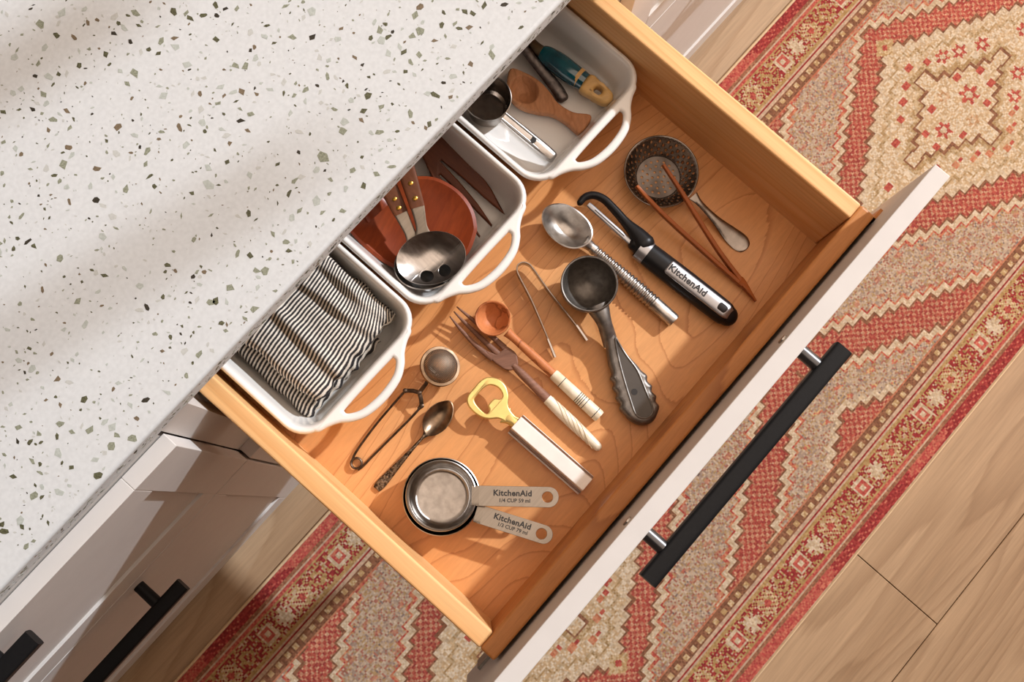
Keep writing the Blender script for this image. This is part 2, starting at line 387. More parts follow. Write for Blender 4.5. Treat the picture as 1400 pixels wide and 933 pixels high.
# ------------------------------------------------------------------ rug: one face per knot
def build_rug():
    X0, X1, Y0, Y1 = -0.95, 1.75, -0.386, 0.239
    nx, ny = int((X1 - X0) / 0.0027), int((Y1 - Y0) / 0.0026)
    xs = np.linspace(X0, X1, nx + 1); ys = np.linspace(Y0, Y1, ny + 1)
    cx = (xs[:-1] + xs[1:]) / 2; cy = (ys[:-1] + ys[1:]) / 2
    CX, CY = np.meshgrid(cx, cy)                       # rows: y
    I, J = np.meshgrid(np.arange(nx), np.arange(ny))
    rnd = RNG.random((ny, nx)); rnd2 = RNG.random((ny, nx))
    def vnoise(fx, fy, seed):
        r = np.random.default_rng(seed); g = r.random((64, 256))
        u = (CX * fx) % 255; v = (CY * fy + 20) % 63
        iu, iv = u.astype(int), v.astype(int); fu, fv = u - iu, v - iv
        fu = fu * fu * (3 - 2 * fu); fv = fv * fv * (3 - 2 * fv)
        a = g[iv, iu] * (1 - fu) + g[iv, iu + 1] * fu; b = g[iv + 1, iu] * (1 - fu) + g[iv + 1, iu + 1] * fu
        return a * (1 - fv) + b * fv
    col = np.zeros((ny, nx, 3))
    def pick(cols, w, r):
        cols = np.array([lin(c) for c in cols]); cw = np.cumsum(w) / np.sum(w)
        return cols[np.minimum(np.searchsorted(cw, r), len(cols) - 1)]
    CREAM = pick([(208, 186, 152), (196, 170, 134), (218, 198, 168)], [4, 3, 3], rnd)
    BROWN = pick([(138, 92, 66), (122, 80, 58), (154, 108, 80)], [4, 3, 2], rnd)
    weave = (((I // 2) + (J // 2)) % 2 == 0)
    REDD = pick([(178, 78, 66), (192, 96, 78), (166, 66, 62)], [4, 4, 3], rnd)
    REDL = pick([(210, 150, 116), (200, 130, 102), (216, 170, 134)], [4, 3, 3], rnd2)
    RED = np.where((weave & (rnd2 < 0.80))[..., None], REDL, REDD)
    drift = vnoise(5, 5, 3)
    RED = RED * (0.78 + 0.24 * drift[..., None])
    GRAY = 0.86 * pick([(128, 112, 104), (176, 152, 132), (204, 178, 148), (180, 118, 98), (190, 156, 110), (212, 190, 162), (146, 128, 118)], [3, 5, 5, 2.2, 3, 4, 4], 0.62 * rnd + 0.2 * vnoise(120, 190, 5) + 0.18 * vnoise(30, 40, 15))
    GOLD = pick([(196, 164, 118), (182, 148, 100), (210, 184, 142), (200, 174, 132)], [4, 3, 3, 3], 0.5 * rnd + 0.5 * vnoise(90, 160, 8))
    MED = pick([(212, 188, 152), (198, 168, 126), (220, 202, 172), (206, 182, 148)], [4, 3, 3, 3], 0.5 * rnd + 0.5 * vnoise(70, 200, 9))
    ORANGE = pick([(192, 116, 84), (202, 140, 104)], [1, 1], rnd)
    # stepped distance to the medallion centres
    SX, SY = 0.0205, 0.0115
    yc = -0.072; KD = SY / SX
    near = np.array([-0.97, 0.04, 1.05, 2.06])
    def dq(X, Y):
        qx = np.min(np.stack([np.abs(np.floor((X - c) / SX + 0.5)) for c in near]), axis=0)
        return qx + np.abs(np.floor((Y - yc) / SY + 0.5))          # whole steps
    def inside(T, w=0.0):
        if w == 0: return dq(CX, CY) < T
        m_ = np.zeros(CX.shape, bool)
        for ox, oy in ((1, 1), (1, -1), (-1, 1), (-1, -1), (1, 0), (-1, 0), (0, 1), (0, -1)): m_ |= dq(CX + ox * w, CY + oy * w * 0.8) < T
        return m_
    ci = np.argmin(np.abs(CX[..., None] - near), axis=-1); dx = CX - near[ci]; dy = CY - yc
    col[:] = GRAY
    mot = (np.sin(CX * 2 * np.pi / 0.052 + 6 * np.sin(CY * 31)) * np.sin(CY * 2 * np.pi / 0.04) > 0.80)
    col[mot] = pick([(190, 104, 84), (208, 172, 118), (200, 126, 98)], [3, 3, 2], rnd)[mot]
    def fill(m_, c): col[m_] = c[m_]
    def step_line(T, inner_first, outer_fill):
        """from the region edge outwards: brown line, cream line, thin coloured line (or the reverse)"""
        a, b, c_, d_ = inside(T), inside(T, 0.0036), inside(T, 0.0115), inside(T, 0.0152)
        if inner_first: fill(b & ~a, BROWN); fill(c_ & ~b, CREAM); fill(d_ & ~c_, outer_fill)
        else:
            b2 = inside(T, 0.0036); fill(b2 & ~a, outer_fill); fill(c_ & ~b2, CREAM); fill(d_ & ~c_, BROWN)
    MIX = np.where((rnd2 < 0.6)[..., None], ORANGE, REDD)
    fill(~inside(39), RED)
    step_line(38, False, GRAY)
    fill(inside(32), RED); step_line(32, True, MIX)
    fill(inside(27), GRAY); fill(mot & inside(27), MIX * 0.6 + GRAY * 0.4); step_line(26, False, MIX)
    fill(inside(17), RED); step_line(17, True, MIX)
    fill(inside(12), MED); step_line(12, False, MED)
    fill(inside(11, 0.004) & ~inside(11), GOLD * 0.82)
    # inner star
    horn = lambda w: ((np.abs(dx) < 0.0125 + w) & (np.abs(np.abs(dy) - 0.066) < 0.0105 + w)) | ((np.abs(dy) < 0.0085 + w) & (np.abs(np.abs(dx) - 0.116) < 0.009 + w))
    in6 = inside(6)
    fill((inside(6, 0.0115) | horn(0.0105)) & ~(in6 | horn(0)), GOLD * 0.85); fill((inside(6, 0.0045) | horn(0.0040)) & ~(in6 | horn(0)), BROWN); fill(in6 | horn(0), MED)
    # horns at the tips
    tip = (np.abs(dx) * 0.8 + np.abs(np.abs(dy) - 0.150) < 0.017)
    col[tip] = GOLD[tip]; tip = (np.abs(dx) * 0.9 + np.abs(np.abs(dy) - 0.150) < 0.006); col[tip] = REDD[tip]
    def flower(fx, fy, r, c):
        w = np.hypot((dx - fx) * 0.9, dy - fy)
        petal = 0.75 + 0.25 * np.cos(6 * np.arctan2(dy - fy, dx - fx))
        mk_ = w < r * petal; col[mk_] = c[mk_]
        mk_ = w < r * 0.36; col[mk_] = CREAM[mk_]
    def dot(fx, fy, a, c):
        mk_ = (np.abs(dx - fx) < a) & (np.abs(dy - fy) < a * 0.8); col[mk_] = c[mk_]
    for fx, fy, r in ((0.03, 0.0, 0.017), (-0.045, -0.006, 0.014), (0.0, 0.028, 0.011), (0.0, -0.032, 0.011)): flower(fx, fy, r, REDD if r > 0.012 else GOLD * 0.8 + 0.2 * REDD)
    for fx, fy in ((-0.07, 0.012), (-0.075, -0.014), (0.075, 0.012), (0.07, -0.014), (0.04, 0.032), (-0.03, 0.03), (-0.03, -0.034), (0.038, -0.03)): dot(fx, fy, 0.0062, REDD)
    for a in np.linspace(0, 2 * np.pi, 21)[:-1]:
        c_, s_ = np.cos(a), np.sin(a); k = 0.100 / (abs(c_) * 0.56 + abs(s_))
        q = int(round(a * 10)) % 3
        if q == 0: flower(c_ * k, s_ * k, 0.0125, REDD)
        elif q == 1: dot(c_ * k, s_ * k, 0.0065, REDD)
        else: dot(c_ * k, s_ * k, 0.0055, ORANGE); dot(c_ * k + 0.012, s_ * k, 0.004, REDD)
    # borders, measured from either long edge
    e = np.minimum(CY - Y0, Y1 - CY)
    u = CX
    WINE = pick([(150, 44, 48), (166, 60, 56), (138, 38, 44)], [3, 3, 2], rnd)
    PINKR = pick([(190, 92, 78), (202, 116, 92), (178, 70, 66)], [3, 2, 2], rnd)
    OLIVE = pick([(170, 136, 84), (186, 152, 100)], [1, 1], rnd)
    PALE = pick([(206, 178, 146), (194, 164, 136)], [1, 1], rnd)
    def eb(a, b, c): 
        mk_ = (e >= a) & (e < b); col[mk_] = c[mk_]
    inner = e < 0.106; col[inner] = PALE[inner]
    edge_mix = np.where((vnoise(7, 40, 21) > 0.5)[..., None], WINE, PINKR)
    edge_mix = np.where((((I // 2 + J) % 3 == 0) & (rnd2 < 0.6))[..., None], PINKR, edge_mix)
    eb(0.0, 0.0035, CREAM); eb(0.0035, 0.019, edge_mix); eb(0.019, 0.0225, BROWN * 1.3); eb(0.0225, 0.027, PALE); eb(0.027, 0.030, PINKR); eb(0.030, 0.034, OLIVE)
    # wide band with repeating hooked motifs on wine red
    wb_ = (e >= 0.034) & (e < 0.074)
    v = (e - 0.054)
    per = 0.148
    uu = (u / per) % 1.0; kk = np.floor(u / per)
    spk = np.where((rnd2 < 0.34)[..., None], OLIVE, WINE); spk = np.where((rnd2 > 0.86)[..., None], PALE, spk)
    col[wb_] = spk[wb_]
    a1 = np.abs((uu - 0.22)) * per; b1 = np.abs(v)
    mk_ = wb_ & (np.maximum(a1, b1) < 0.0125) & (np.maximum(a1, b1) > 0.0085); col[mk_] = CREAM[mk_]
    mk_ = wb_ & (np.maximum(a1, b1) < 0.0085) & (np.maximum(a1, b1) > 0.004); col[mk_] = PINKR[mk_]
    mk_ = wb_ & (np.maximum(a1, b1) < 0.004); col[mk_] = CREAM[mk_]
    a2 = np.abs((uu - 0.45)) * per
    mk_ = wb_ & (np.hypot(a2, b1) < 0.014) & ((np.abs(a2 - b1) < 0.0038) | (a2 < 0.003) | (b1 < 0.003)); col[mk_] = CREAM[mk_]
    a3 = np.abs((uu - 0.70)) * per
    mk_ = wb_ & (np.hypot(a3, b1) < 0.0165) & (((I + J) % 3) != 0); col[mk_] = (GOLD * 1.02)[mk_]
    mk_ = wb_ & (np.hypot(a3, b1) < 0.0055); col[mk_] = REDD[mk_]
    a4 = np.abs((uu - 0.93)) * per
    mk_ = wb_ & (a4 + b1 < 0.013) & (a4 + b1 > 0.008); col[mk_] = OLIVE[mk_]
    eb(0.074, 0.0775, OLIVE); eb(0.0775, 0.081, PALE); eb(0.081, 0.0835, WINE); eb(0.0835, 0.0875, PALE)
    eb(0.0875, 0.1035, BROWN)
    sq = (np.abs(((u / 0.0172) % 1.0) - 0.5) < 0.25) & (np.abs(e - 0.0955) < 0.0042); col[sq] = GOLD[sq] * 1.02
    eb(0.1035, 0.1065, ORANGE * 0.85 + WINE * 0.15)
    # worn pile: knot to knot variation
    col *= (0.86 + 0.28 * RNG.random((ny, nx)))[..., None]
    col *= np.array([0.75, 0.74, 0.77])
    col = col * 0.95 + 0.035 * np.array(lin((196, 160, 126)))
    # mesh
    VX, VY = np.meshgrid(xs, ys)
    VZ = FZ + 0.0062 + RNG.normal(0, 0.00035, VX.shape) + 0.0003 * np.sin(VX * 2 * np.pi / 0.0054 * 2)
    GS = (1.044 - FZ - 0.007) / 1.566                   # pattern was measured on a plane 1.566 m below the lens
    gx = lambda v: 0.0704 + (v - 0.0704) * GS
    gy = lambda v: 0.0822 + (v - 0.0822) * GS
    V = np.stack([gx(VX), gy(VY), VZ], -1).reshape(-1, 3)
    X0, X1, Y0, Y1 = gx(X0), gx(X1), gy(Y0), gy(Y1)
    w = nx + 1
    a = (np.arange(ny)[:, None] * w + np.arange(nx)[None]).reshape(-1)
    F = np.stack([a, a + 1, a + 1 + w, a + w], -1)
    me = bpy.data.meshes.new('pile')
    org = np.array([0.4, -0.0735, FZ])
    me.vertices.add(len(V)); me.vertices.foreach_set('co', (V - org).ravel())
    me.loops.add(F.size); me.loops.foreach_set('vertex_index', F.ravel().astype(np.int32))
    me.polygons.add(len(F)); me.polygons.foreach_set('loop_start', np.arange(0, F.size, 4, dtype=np.int32)); me.polygons.foreach_set('loop_total', np.full(len(F), 4, dtype=np.int32))
    me.update(calc_edges=True)
    at_ = me.attributes.new('yarn', 'FLOAT_COLOR', 'FACE')
    c4 = np.ones((len(F), 4), dtype=np.float32); c4[:, :3] = np.clip(col.reshape(-1, 3), 0, 1); at_.data.foreach_set('color', c4.ravel())
    mt, nt, bs = new_mat('rug_yarn'); L = nt.links.new
    an = N_(nt, 'ShaderNodeAttribute', attribute_name='yarn'); L(an.outputs['Color'], bs.inputs['Base Color'])
    bs.inputs['Roughness'].default_value = 0.95; bs.inputs['Specular IOR Level'].default_value = 0.1
    me.materials.append(mt)
    rug = thing('runner_rug', 'faded red and cream patterned runner rug on the plank floor', 'rug', org)
    link('pile', me, rug)
    mk('backing', box(X0, X1, Y0 + 0.0005, Y1 - 0.0005, FZ, FZ + 0.0050), plain('rug_back', (190, 160, 128), rough=0.95), parent=rug, smooth=False)
    for yy in (Y0, Y1):
        mk('binding', tube([Vector((X0, yy, FZ + 0.0045)), Vector((X1, yy, FZ + 0.0045))], [(0.0022, 0.0042)] * 2, n=8), plain('rug_binding', (206, 178, 140), rough=0.95), parent=rug)
build_rug()

# ------------------------------------------------------------------ countertop with stone chips
CY0, CZ0, CZ1 = 0.3182, 0.166, 0.190
top = thing('countertop', 'white stone countertop with scattered green and brown chips', 'countertop', (0.25, 0.62, CZ0))
mk('slab', box(-1.3, 1.85, CY0, 0.96, CZ0, CZ1), M['quartz'], parent=top, smooth=True, bevel=0.0035, seg=4)
def chip_poly(cx, cy, r, n, el, rot):
    pts = []
    for k in range(n):
        a = 2 * math.pi * (k + random.uniform(-0.28, 0.28)) / n
        q = r * random.uniform(0.72, 1.15)
        x, y = q * math.cos(a), q * math.sin(a) * el
        pts.append((cx + x * math.cos(rot) - y * math.sin(rot), cy + x * math.sin(rot) + y * math.cos(rot)))
    return pts
def chip_mesh(pts, plane, h=0.00012):
    n = len(pts)
    if plane == 'top':
        V = [Vector((p[0], p[1], CZ1 + h)) for p in pts] + [Vector((p[0], p[1], CZ1 - 0.0004)) for p in pts]
    else:
        V = [Vector((p[0], CY0 - h, p[1])) for p in pts] + [Vector((p[0], CY0 + 0.0004, p[1])) for p in pts]
    return V, [tuple(range(n))] + [(k, (k + 1) % n, n + (k + 1) % n, n + k) for k in range(n)]
KIND = [0] * 20 + [1] * 26 + [2] * 22 + [3] * 7 + [4] * 13 + [5] * 22
# the larger chips that can be picked out, read off the photograph (pixel, radius px, kind)
BIG = [(55, 34, 8, 1), (85, 16, 8, 2), (185, 18, 8, 1), (237, 16, 7, 0), (116, 13, 6, 2), (120, 31, 5, 4), (162, 32, 6, 0), (170, 38, 7, 2), (190, 35, 5, 0), (156, 46, 5, 3), (178, 57, 5, 3), (52, 87, 6, 1), (108, 90, 6, 0), (80, 101, 5, 0), (67, 105, 7, 2), (62, 65, 7, 2), (20, 78, 7, 2),
       (240, 65, 8, 2), (216, 73, 6, 0), (256, 88, 7, 2), (184, 101, 8, 1), (164, 98, 6, 2), (175, 115, 6, 1), (224, 131, 8, 2), (335, 90, 8, 1), (322, 90, 7, 1), (296, 54, 6, 0), (295, 7, 7, 0), (308, 12, 5, 3), (362, 50, 7, 2), (365, 35, 5, 0), (324, 12, 5, 1), (298, 141, 5, 1), (343, 156, 6, 1), (304, 177, 6, 2), (388, 127, 5, 0), (306, 156, 4, 0), (379, 225, 5, 0), (285, 253, 9, 2), (263, 264, 5, 0),
       (184, 185, 6, 2), (201, 207, 7, 1), (199, 225, 6, 1), (86, 226, 9, 1), (66, 199, 4, 1), (92, 256, 5, 2), (74, 240, 5, 0), (98, 213, 6, 2), (21, 203, 6, 2), (5, 195, 5, 1), (124, 255, 6, 2), (18, 128, 6, 2), (29, 122, 6, 2), (5, 153, 5, 0), (101, 163, 4, 0),
       (426, 15, 8, 2), (568, 20, 9, 1), (636, 16, 7, 0), (662, 8, 7, 0), (607, 17, 5, 0), (575, 42, 8, 1), (563, 49, 7, 1), (604, 34, 6, 0), (622, 32, 6, 1), (628, 39, 6, 0), (507, 52, 6, 0), (522, 55, 7, 2), (462, 53, 6, 2), (531, 73, 8, 2), (552, 71, 7, 0), (573, 75, 7, 1), (485, 78, 5, 4), (496, 89, 4, 3), (673, 76, 9, 1), (450, 83, 5, 2), (554, 98, 5, 0), (503, 131, 7, 0), (418, 123, 7, 1), (595, 130, 8, 0), (586, 128, 7, 2), (498, 151, 7, 0), (561, 157, 8, 1), (480, 138, 6, 2),
       (471, 167, 8, 2), (469, 179, 7, 1), (519, 181, 7, 1), (508, 182, 6, 2), (543, 180, 4, 0), (441, 215, 11, 1), (483, 233, 6, 1), (514, 238, 7, 1), (452, 246, 6, 1), (432, 275, 9, 2), (410, 287, 7, 1), (473, 258, 5, 2), (403, 247, 6, 1), (520, 205, 5, 2), (340, 292, 6, 0),
       (342, 350, 6, 0), (362, 372, 8, 1), (351, 370, 6, 1), (315, 393, 8, 1), (295, 412, 6, 0), (376, 398, 5, 1), (335, 436, 5, 1), (302, 442, 5, 0), (288, 414, 6, 1), (395, 343, 5, 0),
       (25, 585, 6, 1), (155, 584, 8, 2), (123, 589, 7, 1), (53, 594, 5, 1), (78, 597, 5, 0), (98, 591, 5, 1), (80, 620, 7, 2), (44, 631, 6, 1), (130, 629, 7, 2), (55, 635, 4, 0), (98, 640, 5, 0), (19, 652, 6, 0), (48, 664, 4, 0), (82, 674, 8, 2), (57, 680, 4, 0), (28, 712, 7, 2), (3, 717, 5, 0), (66, 715, 4, 0), (36, 747, 5, 1), (46, 740, 4, 1)]
cell = {}
def free(x, y, r, s=0.004):
    g = (int(x / s), int(y / s))
    for a in (-1, 0, 1):
        for b in (-1, 0, 1):
            for (u, v, q) in cell.get((g[0] + a, g[1] + b), ()):
                if (u - x) ** 2 + (v - y) ** 2 < ((q + r) * 0.8) ** 2: return False
    return True
def occupy(x, y, r, s=0.004): cell.setdefault((int(x / s), int(y / s)), []).append((x, y, r))
for (bx_, by_, br, bk) in BIG:
    p = at(bx_, by_, CZ1); r = br / 1700 * 0.86
    occupy(p.x, p.y, r)
    mk('chip', chip_mesh(chip_poly(p.x, p.y, r * 1.2, random.choice((4, 4, 5, 5)), random.uniform(0.5, 0.85), random.uniform(0, 3.14)), 'top', 0.00016), CHIPS[bk], parent=top, smooth=False)
V = []; F = []; MI = []
for i in range(9500):
    x = random.uniform(-0.75, 1.35) if i % 5 else random.uniform(-0.35, 0.6); yv = random.uniform(CY0 + 0.0065, 0.95)
    if i % 3 == 0: x = random.uniform(-0.35, 0.6); yv = random.uniform(CY0 + 0.0065, 0.72)
    r = min(0.0042, 0.0006 + random.expovariate(1 / 0.00125))
    if not free(x, yv, r): continue
    occupy(x, yv, r)
    v, f = chip_mesh(chip_poly(x, yv, r, random.choice((4, 4, 5, 6)), random.uniform(0.35, 0.8), random.uniform(0, 3.14)), 'top')
    n = len(V); V += v; F += [tuple(k + n for k in q) for q in f]; MI += [random.choice(KIND)] * len(f)
for i in range(1500):
    x = random.uniform(-0.75, 1.3); zv = random.uniform(CZ0 + 0.006, CZ1 - 0.006)
    r = min(0.0032, 0.0007 + random.expovariate(1 / 0.0009))
    v, f = chip_mesh(chip_poly(x, zv, r, random.choice((4, 5)), random.uniform(0.35, 0.8), random.uniform(-0.9, 0.9)), 'edge')
    n = len(V); V += v; F += [tuple(k + n for k in q) for q in f]; MI += [random.choice(KIND)] * len(f)
tag(mk('small_chips', (V, F), CHIPS, parent=top, smooth=False, midx=MI), kind='stuff')

# ------------------------------------------------------------------ cabinets
YF, YB = 0.305, 0.3208           # front and back of the closed fronts
def bar_handle(cx, y0, y1, zc, x0, x1, px0, px1, w=0.0085, h=0.0065):
    """straight pull: bar along x at depth y1, two posts from y0"""
    b = tube([Vector((x0, y1, zc)), Vector((x1, y1, zc))], [(w, h)] * 2, n=24, square=True)
    out = [b]
    for p in (px0, px1):
        out.append(tube([Vector((p, y0, zc)), Vector((p, y1 + w * 0.9, zc))], [0.0068, 0.0072], n=16, up=Vector((0, 0, 1))))
    return out
def shaker(parent, x0, x1, z0, z1, rail=0.05, name='drawer_front', ph=None):
    fr = mk(name, join(box(x0, x0 + rail, YF, YB, z0, z1), box(x1 - rail, x1, YF, YB, z0, z1), box(x0 + rail, x1 - rail, YF, YB, z1 - rail, z1), box(x0 + rail, x1 - rail, YF, YB, z0, z0 + rail)), M['paint'], parent=parent, smooth=False, bevel=0.0007)
    mk('panel', box(x0 + rail - 0.003, x1 - rail + 0.003, YF + 0.0038, YB - 0.001, z0 + rail - 0.003, z1 - rail + 0.003), M['paint'], parent=fr, smooth=False)
    if ph:
        y1, zc, hx0, hx1 = ph
        hs = bar_handle(0, YF, y1, zc, hx0, hx1, hx0 + 0.034, hx1 - 0.034)
        h = mk('handle', join(*hs), M['black_metal'], parent=fr)
    return fr
NBR = -0.0588
cabL = thing('base_cabinet', 'white base cabinet with closed drawers and black bar handles beside the open drawer', 'cabinet', (-0.4, 0.6, FZ))
mk('carcass', join(box(-0.77, NBR - 0.004, YB + 0.001, 0.9, -0.550, 0.1655), box(-0.77, NBR - 0.004, YB + 0.05, 0.9, FZ, -0.550)), M['paint'], parent=cabL, smooth=False)
shaker(cabL, -0.765, NBR, -0.125, 0.150, ph=(0.2900, 0.112, -0.66, -0.2600))
shaker(cabL, -0.765, NBR, -0.557, -0.128, ph=(0.2690, -0.160, -0.62, -0.2085))
cabM = thing('base_cabinet', 'white base cabinet frame holding the pulled-out drawer', 'cabinet', (0.25, 0.6, FZ))
mk('face_frame', join(box(NBR + 0.0015, -0.026, YB, YB + 0.019, -0.545, 0.1655), box(0.5305, 0.5625, YB, YB + 0.019, -0.545, 0.1655), box(-0.026, 0.5305, YB, YB + 0.019, 0.162, 0.1655), box(-0.026, 0.5305, YB, YB + 0.019, -0.165, -0.115), box(-0.026, 0.5305, YB, YB + 0.019, -0.545, -0.50)), M['paint'], parent=cabM, smooth=False)
mk('carcass', join(box(NBR + 0.0015, NBR + 0.0165, YB + 0.019, 0.9, FZ, 0.1655), box(0.5475, 0.5625, YB + 0.019, 0.9, FZ, 0.1655), box(NBR + 0.0165, 0.5475, 0.885, 0.9, FZ, 0.1655), box(NBR + 0.0165, 0.5475, YB + 0.019, 0.885, -0.545, -0.53), box(NBR + 0.0165, 0.5475, YB + 0.05, YB + 0.065, FZ, -0.545)), M['paint'], parent=cabM, smooth=False)
shaker(cabM, NBR + 0.003, 0.5615, -0.557, -0.128, ph=(0.2690, -0.160, 0.11, 0.40))
for s, x0_, x1_ in ((0, 0.5225, 0.5315), (1, -0.0265, -0.0185)):
    mk('slide_rail', box(x0_ , x1_, YB + 0.02, 0.84, 0.0, 0.04), M['screw'], parent=cabM, smooth=False)
cabR = thing('base_cabinet', 'white base cabinet past the far side of the open drawer', 'cabinet', (0.95, 0.6, FZ))
mk('carcass', join(box(0.5665, 1.33, YB + 0.001, 0.9, -0.550, 0.1655), box(0.5665, 1.33, YB + 0.05, 0.9, FZ, -0.550)), M['paint'], parent=cabR, smooth=False)
shaker(cabR, 0.5645, 1.325, -0.125, 0.150, ph=(0.2690, 0.04, 0.80, 1.09))
shaker(cabR, 0.5645, 1.325, -0.557, -0.128, ph=(0.2690, -0.160, 0.80, 1.09))

# ------------------------------------------------------------------ the open drawer
W = 0.505; H = 0.0985; DB = 0.515
dr = thing('kitchen_drawer', 'pulled-out wooden drawer with a white front and black bar handle', 'drawer', (0.2525, 0.23, -0.018))
mk('bottom_panel', box(-0.004, W + 0.004, -0.004, DB + 0.002, -0.006, 0.0), M['drawer_bottom'], parent=dr, smooth=False)
def side_board(x0, x1):
    return mk('side_board', box(x0, x1, -0.0015, DB + 0.016, -0.018, H), M['side_wood'], parent=dr, smooth=False, bevel=0.0022, seg=3)
side_board(-0.0183, 0.0); side_board(W, W + 0.0183)
mk('box_front', box(-0.0183, W + 0.0183, -0.0185, -0.0016, -0.018, H), M['front_wood'], parent=dr, smooth=False, bevel=0.0026, seg=3)
mk('box_back', box(0.0, W, DB, DB + 0.016, -0.018, H), M['front_wood'], parent=dr, smooth=False, bevel=0.0015)
FX0, FX1, FY0, FY1, FZ0, FZ1 = -0.0600, 0.5668, -0.0392, -0.0220, -0.045, 0.162
df = mk('drawer_front', box(FX0, FX1, FY0, FY1, FZ0, FZ1), M['paint'], parent=dr, smooth=False, bevel=0.0011, seg=3)
for (sx, sy) in ((1066, 461), (853, 709)):
    p = at(sx, sy, 0.147)
    mk('screw', tube([Vector((p.x, FY1 - 0.004, 0.147)), Vector((p.x, FY1 + 0.0016, 0.147))], [0.0052, 0.0046], n=16), M['screw'], parent=df)
mk('clip', join(box(-0.0405, -0.0195, FY1, FY1 + 0.003, -0.03, 0.02), box(-0.0225, -0.0195, FY1, 0.012, -0.03, 0.02)), M['cast_iron'], parent=dr, smooth=False)
mk('clip', join(box(W + 0.0195, W + 0.034, FY1, FY1 + 0.003, -0.01, 0.085), box(W + 0.0195, W + 0.0225, FY1, 0.0, -0.01, 0.085)), M['front_wood'], parent=dr, smooth=False)
hd = bar_handle(0, FY0, -0.0795, 0.068, 0.1245, 0.4135, 0.1570, 0.3850, w=0.0092, h=0.0085)
hb = mk('handle', hd[0], M['black_metal'], parent=dr)
for p in hd[1:]: mk('post', p, M['steel_dark'] if 0 else plain('post_metal', (92, 92, 94), rough=0.3, metal=0.9), parent=hb)

# ------------------------------------------------------------------ baking dishes
def rrect(x0, x1, y0, y1, r, n=8):
    out = []
    for (cx, cy, a0) in ((x1 - r, y1 - r, 0), (x0 + r, y1 - r, 90), (x0 + r, y0 + r, 180), (x1 - r, y0 + r, 270)):
        for k in range(n + 1):
            a = math.radians(a0 + 90 * k / n); out.append((cx + r * math.cos(a), cy + r * math.sin(a)))
    return out
RZ = 0.058
def dish(xc, w, label, y0=0.2385, L=0.248):
    t = thing('baking_dish', label, 'dish', (xc, y0 + L / 2, 0), 'white baking dishes in the drawer')
    x0, x1, y1 = xc - w / 2, xc + w / 2, y0 + L
    rings = [(0.026, 0.004, 0.012), (0.021, 0.0005, 0.016), (0.014, 0.006, 0.020), (0.0055, RZ - 0.012, 0.026), (0.0008, RZ - 0.006, 0.028), (0.0, RZ - 0.003, 0.028), (0.0012, RZ - 0.0006, 0.0275), (0.003, RZ, 0.026), (0.0050, RZ - 0.001, 0.024), (0.0068, RZ - 0.004, 0.023), (0.009, RZ - 0.014, 0.022), (0.0165, 0.018, 0.018), (0.0195, 0.010, 0.017), (0.026, 0.0065, 0.015)]
    V = []; F = []; rows = []
    for ins, z, r in rings:
        pts = rrect(x0 + ins, x1 - ins, y0 + ins, y1 - ins, r); row = []
        for p in pts: row.append(len(V)); V.append(Vector((p[0], p[1], z)))
        rows.append(row)
    n = len(rows[0])
    for a, b in zip(rows[:-1], rows[1:]):
        for k in range(n): F.append((a[k], a[(k + 1) % n], b[(k + 1) % n], b[k]))
    F.append(tuple(rows[-1])); F.append(tuple(reversed(rows[0])))
    mk('body', (V, F), M['ceramic'], parent=t, angle=60)
    for s in (1, -1):
        yb = y0 if s == 1 else y1
        def Q(dx, dy): return (xc + dx, yb + s * dy)
        outer = [Q(-0.068, 0.006), Q(-0.064, 0.0005), Q(-0.055, -0.0028), Q(-0.045, -0.0085), Q(-0.036, -0.0165), Q(-0.022, -0.0235), Q(0, -0.0262), Q(0.022, -0.0235), Q(0.036, -0.0165), Q(0.045, -0.0085), Q(0.055, -0.0028), Q(0.064, 0.0005), Q(0.068, 0.006)]
        hole = [Q(-0.034, -0.0042), Q(-0.030, -0.0030), Q(0, -0.0026), Q(0.030, -0.0030), Q(0.034, -0.0042), Q(0.0325, -0.0085), Q(0.021, -0.0150), Q(0, -0.0175), Q(-0.021, -0.0150), Q(-0.0325, -0.0085)]
        o = [(q.x, q.y) for q in catmull([Vector((p[0], p[1], 0)) for p in outer], 5, False)]
        mk('handle', plate([o, smooth_xy(hole, 5)], RZ - 0.0072, 0.0072, 0.0034, seg=4), M['ceramic'], parent=t, angle=60)
    return t
dish(0.0885, 0.164, 'white ceramic baking dish holding the striped towels')
dish(0.2545, 0.163, 'white ceramic baking dish holding the wooden and steel salad servers')
dish(0.4215, 0.164, 'white ceramic baking dish holding the coffee scoop and teal tool')

